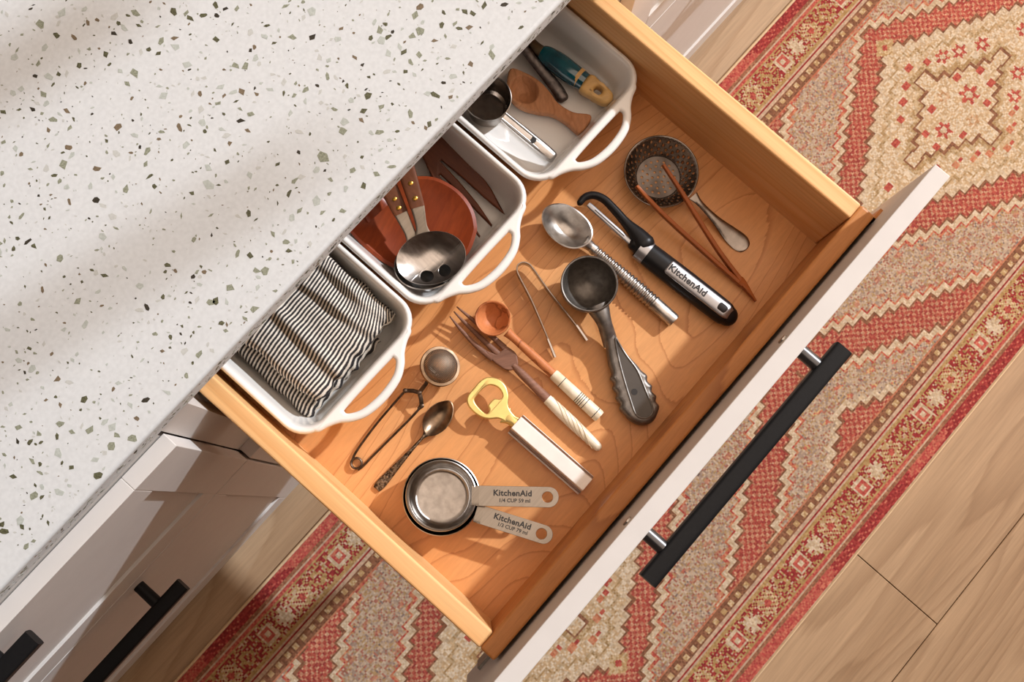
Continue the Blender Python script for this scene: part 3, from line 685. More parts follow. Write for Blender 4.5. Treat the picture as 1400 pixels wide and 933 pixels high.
# ------------------------------------------------------------------ towels
def stripe_mat(name, rot, period, off=0.0):
    mt, nt, bs = new_mat(name); L = nt.links.new
    uv = N_(nt, 'ShaderNodeUVMap', uv_map='UVMap')
    sp = N_(nt, 'ShaderNodeSeparateXYZ'); L(uv.outputs[0], sp.inputs[0])
    nz = N_(nt, 'ShaderNodeTexNoise'); nz.inputs['Scale'].default_value = 900; L(uv.outputs[0], nz.inputs['Vector'])
    ad = N_(nt, 'ShaderNodeMath', operation='MULTIPLY_ADD'); ad.inputs[1].default_value = 1 / period; L(sp.outputs[1], ad.inputs[0])
    nm = N_(nt, 'ShaderNodeMath', operation='MULTIPLY'); nm.inputs[1].default_value = 0.30; L(nz.outputs['Fac'], nm.inputs[0]); L(nm.outputs[0], ad.inputs[2])
    fc = N_(nt, 'ShaderNodeMath', operation='FRACT'); L(ad.outputs[0], fc.inputs[0])
    r = ramp(nt, [(0.0, lin((44, 42, 44))), (0.46, lin((58, 54, 54))), (0.56, lin((222, 214, 202))), (0.92, lin((214, 205, 192))), (1.0, lin((60, 56, 56)))]); L(fc.outputs[0], r.inputs[0])
    L(r.outputs[0], bs.inputs['Base Color']); bs.inputs['Roughness'].default_value = 0.95; bs.inputs['Specular IOR Level'].default_value = 0.15
    bp = N_(nt, 'ShaderNodeBump'); bp.inputs['Strength'].default_value = 0.35; bp.inputs['Distance'].default_value = 0.0006
    L(nz.outputs['Fac'], bp.inputs['Height']); L(bp.outputs[0], bs.inputs['Normal'])
    return mt
def towel(name, label, corners, z0, z1, mat, wr, fold, seed, nu=90, nv=70):
    """folded cloth: puffy slab over the four corner points (front-left, front-right, back-right, back-left)"""
    c = [Vector((p[0], p[1], 0)) for p in corners]
    cen = sum(c, Vector()) / 4
    V = []; UV = []; F = []
    rr = random.Random(seed)
    def fnoise(u, v, s):
        return (math.sin(u * 7.1 * s + 3 * v + seed) * math.sin(v * 5.3 * s - 1.7 * u + seed * 2.3) + 0.5 * math.sin(13.7 * u * s + 9 * v * s + seed * 0.7))
    for layer in (1, 0):
        for j in range(nv + 1):
            for i in range(nu + 1):
                u, v = i / nu, j / nv
                p = (c[0] * (1 - u) + c[1] * u) * (1 - v) + (c[3] * (1 - u) + c[2] * u) * v
                eu = min(u, 1 - u) * nu / 6; ev = min(v, 1 - v) * nv / 6
                e = min(1, math.sqrt(max(0, 1 - (1 - min(1, eu)) ** 2))) * min(1, math.sqrt(max(0, 1 - (1 - min(1, ev)) ** 2)))
                # ragged outline
                jit = Vector((fnoise(v * 2, u, 1.3), fnoise(u * 2, v, 1.9), 0)) * (0.0002 + 0.0014 * (1 - e))
                h = z1 - z0
                if layer:
                    d = fold(u, v)
                    z = z0 + h * (0.42 + 0.58 * e) + wr * fnoise(u, v, 1.0) * e + d[0]
                    uvp = (p.x + d[1], p.y + d[2])
                else:
                    z = z0 + h * 0.42 * (1 - e); uvp = (p.x, p.y + 0.3)
                V.append(Vector((p.x + jit.x, p.y + jit.y, z))); UV.append((uvp[0], uvp[1]))
    n1 = (nu + 1) * (nv + 1)
    for l in (0, 1):
        for j in range(nv):
            for i in range(nu):
                a = l * n1 + j * (nu + 1) + i; q = (a, a + 1, a + nu + 2, a + nu + 1)
                F.append(q if l == 0 else q[::-1])
    border = [(i, 0) for i in range(nu)] + [(nu, j) for j in range(nv)] + [(i, nv) for i in range(nu, 0, -1)] + [(0, j) for j in range(nv, 0, -1)]
    bi = [j * (nu + 1) + i for i, j in border]
    for k in range(len(bi)):
        a, b = bi[k], bi[(k + 1) % len(bi)]; F.append((b, a, a + n1, b + n1))
    o = mk(name, (V, F), mat, org=(cen.x, cen.y, z0), angle=80)
    ul = o.data.uv_layers.new(name='UVMap')
    for lp in o.data.loops: ul.data[lp.index].uv = UV[lp.vertex_index]
    return tag(o, label, 'towel', 'striped towels in the dish')
def rotuv(a, x, y): return (x * math.cos(a) + y * math.sin(a), -x * math.sin(a) + y * math.cos(a))
def fold_low(u, v): return (0.0, 0.0, -0.02 * u)
def fold_top(u, v):
    # soft creases across, crumpled right front end with stripes swinging round
    z = 0.0; dv = 0.0
    for c0, sl, w, h in ((0.66, -0.16, 0.045, 0.0034), (0.36, 0.10, 0.06, 0.0042), (0.88, -0.05, 0.04, 0.003)):
        q = ((u if c0 < 0.5 else u) - (c0 + sl * (v - 0.5))) / w; z += h * math.exp(-q * q) - 0.7 * h * math.exp(-((q + 1.4) ** 2))
    k = max(0.0, (u - 0.55) / 0.45); k2 = max(0.0, 1 - v / 0.6)
    z += 0.0038 * math.sin(u * 34 - v * 14) * k * k2 - 0.014 * k * k * k2 * k2
    dv += 0.0006 * math.sin(v * 9 + u * 5) + 0.0008 * math.sin(u * 8 + 3 * v)
    dv += -0.030 * k * k * k2 - 0.012 * (u - 0.5)
    return (z, 0.0, dv)
z3 = zz(280, 330, 3.217)
TC = [at(*z3(452, 826), 0.024), at(*z3(745, 565), 0.024), at(*z3(560, 90), 0.024), at(*z3(40, 430), 0.024)]
towel('striped_towel', 'dark charcoal and cream striped towel lying folded underneath the other', [(0.0255, 0.2605), (0.128, 0.2605), (0.150, 0.452), (0.0250, 0.452)], 0.0085, 0.032, stripe_mat('stripe_low', 0, 0.0040), 0.0006, fold_low, 3, 60, 60)
towel('striped_towel', 'black and cream striped towel folded in a loose pile on top', [(0.0415, 0.2600), (0.1565, 0.2640), (0.1570, 0.455), (0.0370, 0.455)], 0.0335, 0.0555, stripe_mat('stripe_top', 0, 0.0038), 0.0011, fold_top, 1)

# ------------------------------------------------------------------ dish of salad servers
d2 = zz(450, 170, 3.589)
def P2(x, y, z): return at(*d2(x, y), z)
t = thing('wooden_serving_fork', 'dark brown wooden salad fork with long tines in the middle dish', 'fork', P2(560, 160, 0.012))
ZF = 0.016
ol = [(862, 446), (800, 330), (700, 190), (600, 95), (490, 15), (385, -75), (335, -35), (400, 60), (445, 150), (520, 300), (640, 440), (737, 560), (742, 552), (690, 470), (610, 360), (540, 262), (548, 258), (640, 345), (720, 430), (796, 508), (800, 498), (730, 395), (640, 290), (545, 196), (552, 190), (660, 275), (760, 365), (850, 440)]
pts = [(p.x, p.y) for p in (P2(*q, ZF) for q in ol)]
mk('blade', plate([pts], ZF, 0.005, 0.0015, zf=lambda x, y: 0.028 * max(0, (y - 0.30) / 0.15) ** 1.2), M['brown_wood'], parent=t)
t = thing('wooden_serving_spoon', 'reddish brown wooden salad spoon with a broad round bowl', 'spoon', P2(500, 470, 0.012))
ol = [(705, 530), (708, 490), (690, 420), (640, 350), (570, 300), (500, 275), (420, 275), (330, 290), (240, 330), (150, 400), (90, 480), (125, 535), (190, 600), (260, 655), (330, 690), (420, 705), (520, 700), (610, 670), (670, 620)]
zs = 0.030
o2 = smooth_xy([P2(*q, zs) for q in ol], 3); cc = P2(430, 500, zs)
mk('bowl', bowl(o2, (cc.x, cc.y), zs, 0.009, 0.0035, m=10, p=2.4, tilt=lambda q: 0.06 * (q.y - 0.30)), M['red_wood'], parent=t)
mk('handle', tube([P2(250, 430, zs + 0.001), P2(100, 260, 0.044), P2(-10, 100, 0.052)], [(0.016, 0.004), (0.009, 0.005), (0.009, 0.005)], n=12, res=3), M['red_wood'], parent=t)
# steel servers
def server(label, name, cen, a, b, ang, z, tilt, neck, wood0, wood1, zn, zw, slots):
    t = thing(name, label, 'spoon' if not slots else 'fork', cen, 'steel salad servers with wooden handles')
    ux = Vector((math.cos(ang), math.sin(ang), 0)); uy = Vector((-math.sin(ang), math.cos(ang), 0))
    nr, na = 18, 72
    V = []; F = []; idx = {}
    hole = set()
    def pos(s, th):
        p = cen + ux * (a * s * math.cos(th)) + uy * (b * s * math.sin(th))
        zz_ = z + 0.0105 * (1 - s * s) * -1 + 0.010 + tilt * (p - cen).dot(uy)
        return Vector((p.x, p.y, zz_))
    NX = 96
    # rectangular grid over the ellipse so that round slots can be cut
    if slots:
        outer = [(cen + ux * (a * math.cos(q)) + uy * (b * math.sin(q))) for q in np.linspace(0, 2 * math.pi, 97)[:-1]]
        holes = []
        for sx, sy, r, stretch in slots:
            hc = cen + ux * sx + uy * sy
            holes.append([(hc.x + r * math.cos(q) * ux.x + r * stretch * math.sin(q) * uy.x, hc.y + r * math.cos(q) * ux.y + r * stretch * math.sin(q) * uy.y) for q in np.linspace(0, 2 * math.pi, 25)[:-1]])
        vf = plate([[(p.x, p.y) for p in outer]] + holes, 0, 0.0012, 0.0003, seg=1)
        bm = bmesh.new(); vs_ = [bm.verts.new(v) for v in vf[0]]
        for f in vf[1]:
            try: bm.faces.new([vs_[k] for k in f])
            except ValueError: pass
        bmesh.ops.triangulate(bm, faces=bm.faces)
        for _ in range(3):
            ed = [e for e in bm.edges if e.calc_length() > 0.004]
            if ed: bmesh.ops.subdivide_edges(bm, edges=ed, cuts=1); bmesh.ops.triangulate(bm, faces=bm.faces)
        bm.verts.index_update()
        V = []; F = []
        for v in bm.verts:
            q = Vector((v.co.x, v.co.y, 0)) - Vector((cen.x, cen.y, 0)); s2 = (q.dot(ux) / a) ** 2 + (q.dot(uy) / b) ** 2
            V.append(Vector((v.co.x, v.co.y, z + v.co.z + 0.0100 * s2 + tilt * q.dot(uy))))
        F = [tuple(v.index for v in f.verts) for f in bm.faces]; bm.free()
        mk('bowl', (V, F), M['steel'], parent=t, angle=50)
    else:
        ol_ = [(cen + ux * (a * math.cos(q)) + uy * (b * math.sin(q))) for q in np.linspace(0, 2 * math.pi, 65)[:-1]]
        mk('bowl', bowl([(p.x, p.y) for p in ol_], (cen.x, cen.y), z + 0.010, 0.010, 0.0011, m=8, tilt=lambda q: tilt * (Vector((q.x, q.y, 0)) - Vector((cen.x, cen.y, 0))).dot(uy)), M['steel'], parent=t)
    mk('neck', tube([neck, neck.lerp(wood0, 0.35), wood0, wood0.lerp(wood1, 0.4)], [(0.0085, 0.0011), (0.0055, 0.0013), (0.0068, 0.0013), (0.0068, 0.0013)], n=12, res=3, square=True), M['steel_satin'], parent=t)
    h = mk('handle', tube([wood0, wood1, wood1 + (wood1 - wood0) * 0.8], [(0.0072, 0.0042), (0.0085, 0.0046), (0.0088, 0.0046)], n=16, square=True), M['rosewood'], parent=t)
    for f_ in (0.25, 0.72):
        p = wood0.lerp(wood1, f_); mk('rivet', lathe(p + Vector((0, 0, 0.0040)), [(0.0026, -0.001), (0.0026, 0.0005), (0.0018, 0.0010), (0, 0.0011)], n=14), M['rivet'], parent=h)
    return t
server('steel salad spoon with riveted wooden handle under the slotted server', 'serving_spoon', P2(494, 678, 0.0415), 0.0345, 0.0255, -0.50, 0.0350, 0.10, P2(420, 580, 0.048), P2(352, 438, 0.056), P2(308, 345, 0.062), 0, 0, None)
server('slotted steel salad server with riveted wooden handle lying uppermost', 'serving_fork', P2(503, 668, 0.0455), 0.0340, 0.0255, -0.58, 0.0445, 0.12, P2(462, 548, 0.053), P2(434, 408, 0.062), P2(386, 250, 0.070), 0, 0, [(-0.0085, -0.0148, 0.0066, 0.95), (0.0095, -0.0136, 0.0058, 1.1)])

# ------------------------------------------------------------------ dish of scoops
d3 = zz(600, 0, 3.59)
def P3(x, y, z): return at(*d3(x, y), z)
t = thing('coffee_scoop', 'round steel coffee scoop with a short grooved handle', 'scoop', P3(240, 475, 0.008))
rz = 0.040; c = P3(240, 478, rz)
mk('bowl', lathe((c.x, c.y, 0), [(0, 0.009), (0.0165, 0.009), (0.0195, 0.012), (0.0225, rz - 0.002), (0.0236, rz), (0.0243, rz - 0.0004), (0.0240, rz - 0.0012), (0.0232, rz - 0.003), (0.0203, 0.0105), (0.017, 0.0075), (0, 0.0075)], n=64), M['steel_dark'], parent=t)
ha, hb_ = P3(318, 572, rz - 0.002), P3(556, 770, 0.020)
hp = [ha, ha.lerp(hb_, 0.3), ha.lerp(hb_, 0.55), ha.lerp(hb_, 0.85), hb_]
hh = mk('handle', tube(hp, [(0.0052, 0.0016), (0.0062, 0.002), (0.0066, 0.0026), (0.0070, 0.0034), (0.0064, 0.0034)], n=18, res=4, round_ends=(False, True)), M['steel'], parent=t)
for s in (-1, 1):
    dv = (hb_ - ha).normalized().cross(Vector((0, 0, 1))) * 0.0036 * s
    mk('ridge', tube([p + dv + Vector((0, 0, 0.0022)) for p in hp[:4]], [0.0008, 0.001, 0.001, 0.0006], n=8, res=3), M['steel'], parent=hh)
pc = ha.lerp(hb_, 0.60)
mk('hanging_hole', tube([pc + Vector((0, 0, 0.0005)), pc + Vector((0, 0, 0.0033))], [0.0033, 0.0033], n=16, up=Vector((1, 0, 0))), M['ink'], parent=hh)

t = thing('wooden_scoop', 'light brown wooden scoop with a flared handle', 'scoop', P3(500, 500, 0.008))
ol = [(350, 335), (420, 352), (490, 392), (545, 448), (585, 502), (660, 548), (742, 560), (742, 596), (696, 651), (665, 636), (625, 600), (560, 562), (490, 550), (420, 532), (366, 497), (335, 430)]
zw = 0.0225
def wz(x, y): return 0.0
hol = [(420 + 66 * math.cos(a) * 1.0 + 10 * math.sin(a), 440 + 64 * math.sin(a)) for a in np.linspace(0, 2 * math.pi, 25)[:-1]]
mk('body', plate([smooth_xy([P3(*q, zw) for q in ol], 4), [tuple(P3(*q, zw).xy) for q in hol]], 0.0115, zw - 0.0115, 0.0022, seg=3), M['scoop_wood'], parent=t)
hc = P3(420, 440, zw)
mk('hollow', bowl([tuple(P3(*q, zw).xy) for q in hol], (hc.x, hc.y), zw - 0.0018, 0.0078, 0.001, m=8, p=2.6), M['scoop_wood'], parent=t)

t = thing('pewter_handle_spoon', 'dull grey metal spoon handle lying between the wooden scoop and teal tool', 'spoon', P3(530, 380, 0.008))
mk('handle', tube([P3(380, 180, 0.030), P3(440, 265, 0.026), P3(510, 350, 0.020), P3(575, 430, 0.017), P3(606, 480, 0.0145)], [(0.0045, 0.003), (0.005, 0.0035), (0.0058, 0.004), (0.0066, 0.0045), (0.0066, 0.0045)], n=16, res=4, round_ends=(False, True)), M['pewter'], parent=t)
b_ = P3(320, 110, 0.032)
mk('bowl', bowl([(b_.x + 0.020 * math.cos(a) * 0.8 - 0.012 * math.sin(a), b_.y + 0.012 * math.cos(a) + 0.026 * math.sin(a)) for a in np.linspace(0, 2 * math.pi, 33)[:-1]], (b_.x, b_.y), 0.034, 0.008, 0.0012), M['pewter'], parent=t)

t = thing('pastry_tool', 'glossy teal handled kitchen tool with a yellow wooden end', 'tool', P3(660, 370, 0.008))
def R3(x, y): return P3(x, y, 0.024)
mk('ferrule', tube([R3(455, 215), R3(485, 243), R3(515, 262)], [0.0058, 0.0064, 0.0070], n=24, res=2), M['ferrule'], parent=t)
mk('shank', tube([R3(380, 150), R3(460, 220)], [0.003, 0.004], n=12), M['steel_dark'], parent=t)
mk('grip', tube([R3(505, 256), R3(530, 272), R3(590, 314), R3(650, 360), R3(716, 406)], [0.0076, 0.0098, 0.0114, 0.0112, 0.0100], n=28, res=4), M['teal'], parent=t)
a0, a1 = R3(590, 314), R3(716, 406); dv = (a1 - a0).normalized()
e0 = R3(716, 406)
mk('stripe', tube([e0 - dv * 0.0102, e0 - dv * 0.0062], [0.0109, 0.0107], n=28), M['yellow_wood'], parent=t)
ol = [e0 + dv * 0.0002 + dv.cross(Vector((0, 0, 1))) * s_ * w for s_, w in ((1, 0.0118), (-1, 0.0118))]
sd_ = dv.cross(Vector((0, 0, 1)))
def E_(u, w): q = e0 + dv * u + sd_ * w; return (q.x, q.y)
outl = smooth_xy([E_(0, -0.0100), E_(0.014, -0.0098), E_(0.026, -0.0088), E_(0.0325, -0.0052), E_(0.0340, 0), E_(0.0325, 0.0052), E_(0.026, 0.0088), E_(0.014, 0.0098), E_(0, 0.0100)], 3)
mk('end_piece', plate([outl, circle(E_(0.0165, 0), 0.0042, 20)], 0.0155, 0.0150, 0.0045, seg=5), M['yellow_wood'], parent=t)

# ------------------------------------------------------------------ utensils on the drawer bottom
# julep strainer
r6 = zz(840, 160, 3.457)
t = thing('julep_strainer', 'perforated round steel cocktail strainer with a flat handle', 'strainer', at(904, 234, 0))
sz = 0.020; c = at(*r6(222, 257), sz); RB = 0.0378
holes = []
FR = 0.0232
for k, (r, n) in enumerate(((0.0, 1), (0.0062, 6), (0.0118, 11), (0.0172, 16))):
    for i in range(n):
        a = 2 * math.pi * (i + 0.3 * k) / n
        holes.append(circle((c.x + r * math.cos(a), c.y + r * math.sin(a)), 0.00135, 10))
bt = mk('base_disc', plate([circle((c.x, c.y), FR, 64)] + holes, 0.0004, 0.0007, 0.0001, seg=1), plain('disc_steel', (112, 104, 98), rough=0.34, metal=1.0, c2=(84, 76, 70), scale=60), parent=t, smooth=False)
V = []; F = []; NA = 96; rr = [FR - 0.0002, 0.0248, 0.0272, 0.0302, 0.0332, 0.0356, RB]
def wz_(r):
    s = max(0, (r - FR) / (RB - FR)); return 0.0011 + (sz - 0.0011) * s ** 1.25
for k in range(len(rr) - 1):
    r0, r1 = rr[k], rr[k + 1]; rm = (r0 + r1) / 2
    def PP(r, a): return Vector((c.x + r * math.cos(a), c.y + r * math.sin(a), wz_(r)))
    step = 2
    for i in range(NA // step):
        a0, a1 = 2 * math.pi * i * step / NA, 2 * math.pi * (i + 1) * step / NA; am = (a0 + a1) / 2
        quad = [(r0, a0), (r0, am), (r0, a1), (rm, a1), (r1, a1), (r1, am), (r1, a0), (rm, a0)]
        b0 = len(V); V += [PP(*q) for q in quad]
        if (k in (1, 3) and i % 2 == 0) or (k == 2 and i % 2 == 1) or (k == 4 and i % 2 == 1):
            b1 = len(V); hr = 0.00125
            for q in quad:
                ang = math.atan2((q[1] - am) * rm, q[0] - rm); V.append(PP(rm + hr * math.cos(ang), am + hr * math.sin(ang) / rm))
            F += [(b0 + j, b0 + (j + 1) % 8, b1 + (j + 1) % 8, b1 + j) for j in range(8)]
        else: F.append(tuple(b0 + j for j in range(8)))
o = mk('bowl_wall', (V, F), M['steel_dark'], parent=t, angle=50)
bm = bmesh.new(); bm.from_mesh(o.data); bmesh.ops.remove_doubles(bm, verts=bm.verts, dist=0.00002); bmesh.ops.recalc_face_normals(bm, faces=bm.faces)
for f in bm.faces: f.smooth = True
bm.to_mesh(o.data); bm.free()
sm = o.modifiers.new('solid', 'SOLIDIFY'); sm.thickness = 0.0007
mk('rim', tube([Vector((c.x + RB * math.cos(a), c.y + RB * math.sin(a), sz)) for a in np.linspace(0, 2 * math.pi, 65)[:-1]], [0.0009] * 64, n=8, closed=True), M['steel_dark'], parent=t)
hp_ = [(372, 372, 0.0200), (398, 402, 0.0185), (440, 447, 0.0130), (490, 498, 0.0080), (545, 552, 0.0034), (590, 590, 0.0018), (612, 611, 0.0014), (622, 621, 0.0013), (626, 625, 0.0013)]
mk('handle', tube([at(*r6(x, y), z) for x, y, z in hp_], [(0.0056, 0.0007), (0.0036, 0.0008), (0.0036, 0.0009), (0.0052, 0.0009), (0.0086, 0.0009), (0.0098, 0.0009), (0.0082, 0.0008), (0.0052, 0.0007), (0.0012, 0.0005)], n=16, res=5, round_ends=(False, False)), M['steel_dark'], parent=t)
# wooden tongs
t = thing('wooden_tongs', 'slim orange-brown wooden tongs resting across the strainer', 'tongs', at(1000, 370, 0))
J0 = at(*r6(608, 790), 0.0062); TP = at(*r6(668, 872), 0.0045)
def arm(pxs):
    return [at(*r6(x, y), z) for x, y, z in pxs]
for nm, px_ in (('arm', [(104, 326, 0.0315), (180, 410, 0.0260), (260, 490, 0.0205), (420, 635, 0.0130), (600, 795, 0.0062)]), ('arm', [(230, 225, 0.0340), (320, 360, 0.0275), (400, 490, 0.0205), (500, 645, 0.0125), (606, 785, 0.0062)])):
    mk(nm, tube(arm(px_), [(0.0016, 0.0030), (0.0021, 0.0032), (0.0022, 0.0036), (0.0022, 0.0038), (0.0022, 0.0040)], n=12, res=4, square=True), M['tong_wood'], parent=t)
mk('joint', tube([at(*r6(590, 772), 0.0070), J0, TP], [(0.0042, 0.0045), (0.0034, 0.0042), (0.0008, 0.0025)], n=12, res=3, square=True), M['tong_wood'], parent=t)

# vegetable peeler
r5 = zz(730, 250, 4.441)
def P5(x, y, z): return at(*r5(x, y), z)
t = thing('peeler', 'black handled peeler with a steel blade and silver name plate', 'peeler', P5(800, 520, 0))
zp = 0.012
A = P5(648, 398, zp); Bq = P5(1193, 822, zp); ax = (Bq - A).normalized(); sx_ = ax.cross(Vector((0, 0, 1))); LB = (Bq - A).length
HWD = 0.0120
# body
mk('body', tube([A + ax * 0.004, A + ax * 0.02, A + ax * (LB * 0.5), Bq - ax * 0.012, Bq - ax * 0.004], [(0.0122, 0.0108), (0.0126, 0.0112), (0.0130, 0.0118), (0.0126, 0.0115), (0.0108, 0.0105)], n=32, res=3, round_ends=(False, True)), M['black_plastic'], parent=t)
mk('band', tube([A - ax * 0.0010, A + ax * 0.0092], [(0.0128, 0.0116), (0.0130, 0.0117)], n=32), M['label_silver'], parent=t)
# head: shoulder, hooked arm and blade
def hook(pts, z, rads): return tube([P5(x, y, z) for x, y in pts], rads, n=16, res=4, round_ends=(True, True))
mk('hook_arm', hook([(280, 120), (310, 88), (362, 76), (424, 100), (490, 165), (560, 245), (630, 318), (668, 370)], 0.016, [(0.0034, 0.0042), (0.0038, 0.0048), (0.0040, 0.005), (0.0042, 0.005), (0.0045, 0.0052), (0.0052, 0.0058), (0.0085, 0.0080), (0.0112, 0.0096)]), M['black_plastic'], parent=t)
mk('shoulder', tube([P5(612, 376, zp + 0.001), P5(640, 388, zp), A + ax * 0.001], [(0.0070, 0.0075), (0.0105, 0.0098), (0.0118, 0.0106)], n=24, res=2, round_ends=(True, False)), M['black_plastic'], parent=t)
b0, b1 = P5(330, 130, 0.016), P5(592, 366, 0.016); bd = (b1 - b0).normalized(); bs_ = bd.cross(Vector((0, 0, 1)))
bl = mk('blade', tube([b0, b0 + bd * 0.004, b1 - bd * 0.004, b1], [(0.0026, 0.0009), (0.0030, 0.0013), (0.0030, 0.0013), (0.0026, 0.0009)], n=14, res=1), M['label_silver'], parent=t)
mk('slot', tube([b0 + bd * 0.009 - bs_ * -0.0002 + Vector((0, 0, 0.0011)), b1 - bd * 0.010 + Vector((0, 0, 0.0011))], [(0.0007, 0.0003)] * 2, n=8), M['ink'], parent=bl)
# name plate following the rounded top
def on_body(u, w):
    q = A + ax * u + sx_ * w
    hgt = 0.0118 * math.sqrt(max(0, 1 - (w / 0.0131) ** 2))
    if u > LB - 0.010: hgt -= 0.5 * (u - LB + 0.010) ** 2 / 0.010
    return Vector((q.x, q.y, zp + hgt + 0.00025))
u0 = 0.033; u1 = LB - 0.0005
uc = LB - 0.0135
NPV = []; NPF = []; nu_, nw_ = 48, 15
for i in range(nu_ + 1):
    for j in range(nw_ + 1):
        f = i / nu_; u = u0 + (u1 - u0) * f
        hw = 0.0077
        if f < 0.05: hw *= 0.80 + 0.20 * math.sqrt(max(0, 1 - (1 - f / 0.05) ** 2))
        if f > 0.88: hw *= math.sqrt(max(0.03, 1 - ((f - 0.88) / 0.125) ** 2))
        NPV.append(on_body(u, -hw + 2 * hw * j / nw_))
for i in range(nu_):
    for j in range(nw_):
        a = i * (nw_ + 1) + j; NPF.append((a, a + 1, a + nw_ + 2, a + nw_ + 1))
npl = mk('name_plate', (NPV, NPF), M['label_silver'], parent=t)
sm = npl.modifiers.new('solid', 'SOLIDIFY'); sm.thickness = 0.0006; sm.offset = 0.0
lo = A + ax * (u0 + 0.0245); lo = Vector((lo.x, lo.y, zp + 0.0118 + 0.0005))
mk('lettering', lettering('KitchenAid', 0.0098, lo, ax, -sx_, bold=0.00032, space=1.04), M['ink'], parent=t, smooth=False)
hcen = A + ax * uc; hcen.z = zp + 0.0118
mk('hanging_hole', tube([Vector((hcen.x, hcen.y, zp + 0.0100)) - ax * 0.0030, Vector((hcen.x, hcen.y, zp + 0.0100)) + ax * 0.0030], [(0.0050, 0.0031)] * 2, n=20, round_ends=(True, True)), plain('hole_dark', (30, 18, 12), rough=0.7), parent=t)

# aluminium scoop with ribbed handle
t = thing('ribbed_scoop', 'worn aluminium scoop with an oval bowl and ribbed round handle', 'scoop', P5(450, 520, 0))
zb = 0.022
ol = [(55, 215), (66, 168), (100, 140), (150, 131), (205, 141), (262, 174), (318, 225), (347, 280), (347, 330), (322, 366), (275, 388), (225, 390), (168, 370), (110, 325), (70, 270)]
cq = P5(205, 265, zb)
mk('bowl', bowl(smooth_xy([P5(*q, zb) for q in ol], 4), (cq.x, cq.y), zb, 0.0165, 0.0014, m=12, p=2.3), M['aluminium'], parent=t)
h0, h1 = P5(330, 375, 0.0105), P5(852, 842, 0.0090); hd_ = h1 - h0
pts = []; rad = []
pts.append(h0); rad.append(0.0042)
NR = 19
for k in range(NR * 8 + 1):
    f = 0.08 + 0.68 * k / (NR * 8)
    pts.append(h0 + hd_ * f); rad.append(0.0046 + 0.0028 * min(1, f / 0.55) + 0.00075 * math.cos(2 * math.pi * k / 8))
for f in (0.775, 0.80, 0.985): pts.append(h0 + hd_ * f); rad.append(0.0072 if f < 0.78 else 0.0074)
pts.append(h1); rad.append(0.0069)
hdl = mk('handle', tube(pts, rad, n=24), M['aluminium'], parent=t, angle=60)
mk('shank', tube([P5(300, 350, 0.014), P5(345, 388, 0.0105), P5(380, 418, 0.0102)], [0.0075, 0.0052, 0.0050], n=20, res=3), M['aluminium'], parent=t)

# dark cast scoop
r7 = zz(700, 330, 3.455)
def P7(x, y, z): return at(*r7(x, y), z)
t = thing('ice_cream_scoop', 'dark grey cast metal ice cream scoop with finger grips on the handle', 'scoop', P7(480, 450, 0))
rz = 0.040; c = P7(366, 200, rz)
mk('bowl', lathe((c.x, c.y, 0), [(0, 0.0045), (0.009, 0.0058), (0.017, 0.0115), (0.0235, 0.0215), (0.0262, 0.032), (0.0266, rz), (0.0276, rz + 0.0003), (0.0284, rz - 0.0004), (0.0282, 0.032), (0.0256, 0.0205), (0.0186, 0.0092), (0.010, 0.0028), (0, 0.0012)], n=72), M['cast_iron'], parent=t)
zh = 0.017
ol = [(428, 418), (446, 500), (460, 580), (474, 622), (466, 648), (484, 668), (478, 694), (498, 716), (494, 742), (514, 766), (512, 792), (534, 816), (556, 842), (600, 866), (640, 866), (672, 846), (690, 812), (698, 778), (682, 756), (684, 730), (662, 708), (664, 682), (642, 660), (640, 632), (614, 610), (592, 582), (560, 548), (520, 500), (492, 452), (476, 418), (452, 408)]
base_o = smooth_xy([P7(*q, zh) for q in ol], 3)
def hz(x, y):
    q = (Vector((x, y)) - Vector((c.x, c.y))).length
    return max(0.0, 0.012 * (1 - (q - 0.026) / 0.045)) if q < 0.071 else 0.0
hdl = mk('handle', plate([base_o], 0.0035, 0.0150, 0.0050, zf=hz, seg=4), M['cast_iron'], parent=t, angle=60)
rc = [(486, 462), (505, 485), (545, 545), (592, 610), (630, 700), (662, 780), (664, 812), (640, 834), (606, 834), (582, 812), (560, 750), (535, 670), (508, 570)]
ro = smooth_xy([P7(*q, zh + 0.002) for q in rc], 4)
hi = [Vector((q[0], q[1], 0.0187 + hz(q[0], q[1]))) for q in ro]
mk('recess_edge', tube(hi, [(0.0010, 0.0009)] * len(hi), n=8, closed=True), M['cast_iron'], parent=hdl)
cr = P7(585, 700, zh); 
mk('recess', plate([ro], 0.01795, 0.0007, 0.0002, zf=hz), plain('cast_dark', (84, 80, 76), rough=0.5, metal=0.8), parent=hdl)
hp_ = P7(578, 712, 0.0185)
mk('hanging_hole', lathe((hp_.x, hp_.y, 0), [(0, 0.0189), (0.0032, 0.0189), (0.0034, 0.0183)], n=18), M['ink'], parent=hdl)
mk('neck', tube([P7(402, 300, 0.026), P7(432, 375, 0.023), P7(450, 430, 0.0175), P7(468, 490, 0.0120)], [(0.0125, 0.0085), (0.0080, 0.0085), (0.0076, 0.0080), (0.0080, 0.0065)], n=20, res=4), M['cast_iron'], parent=t)

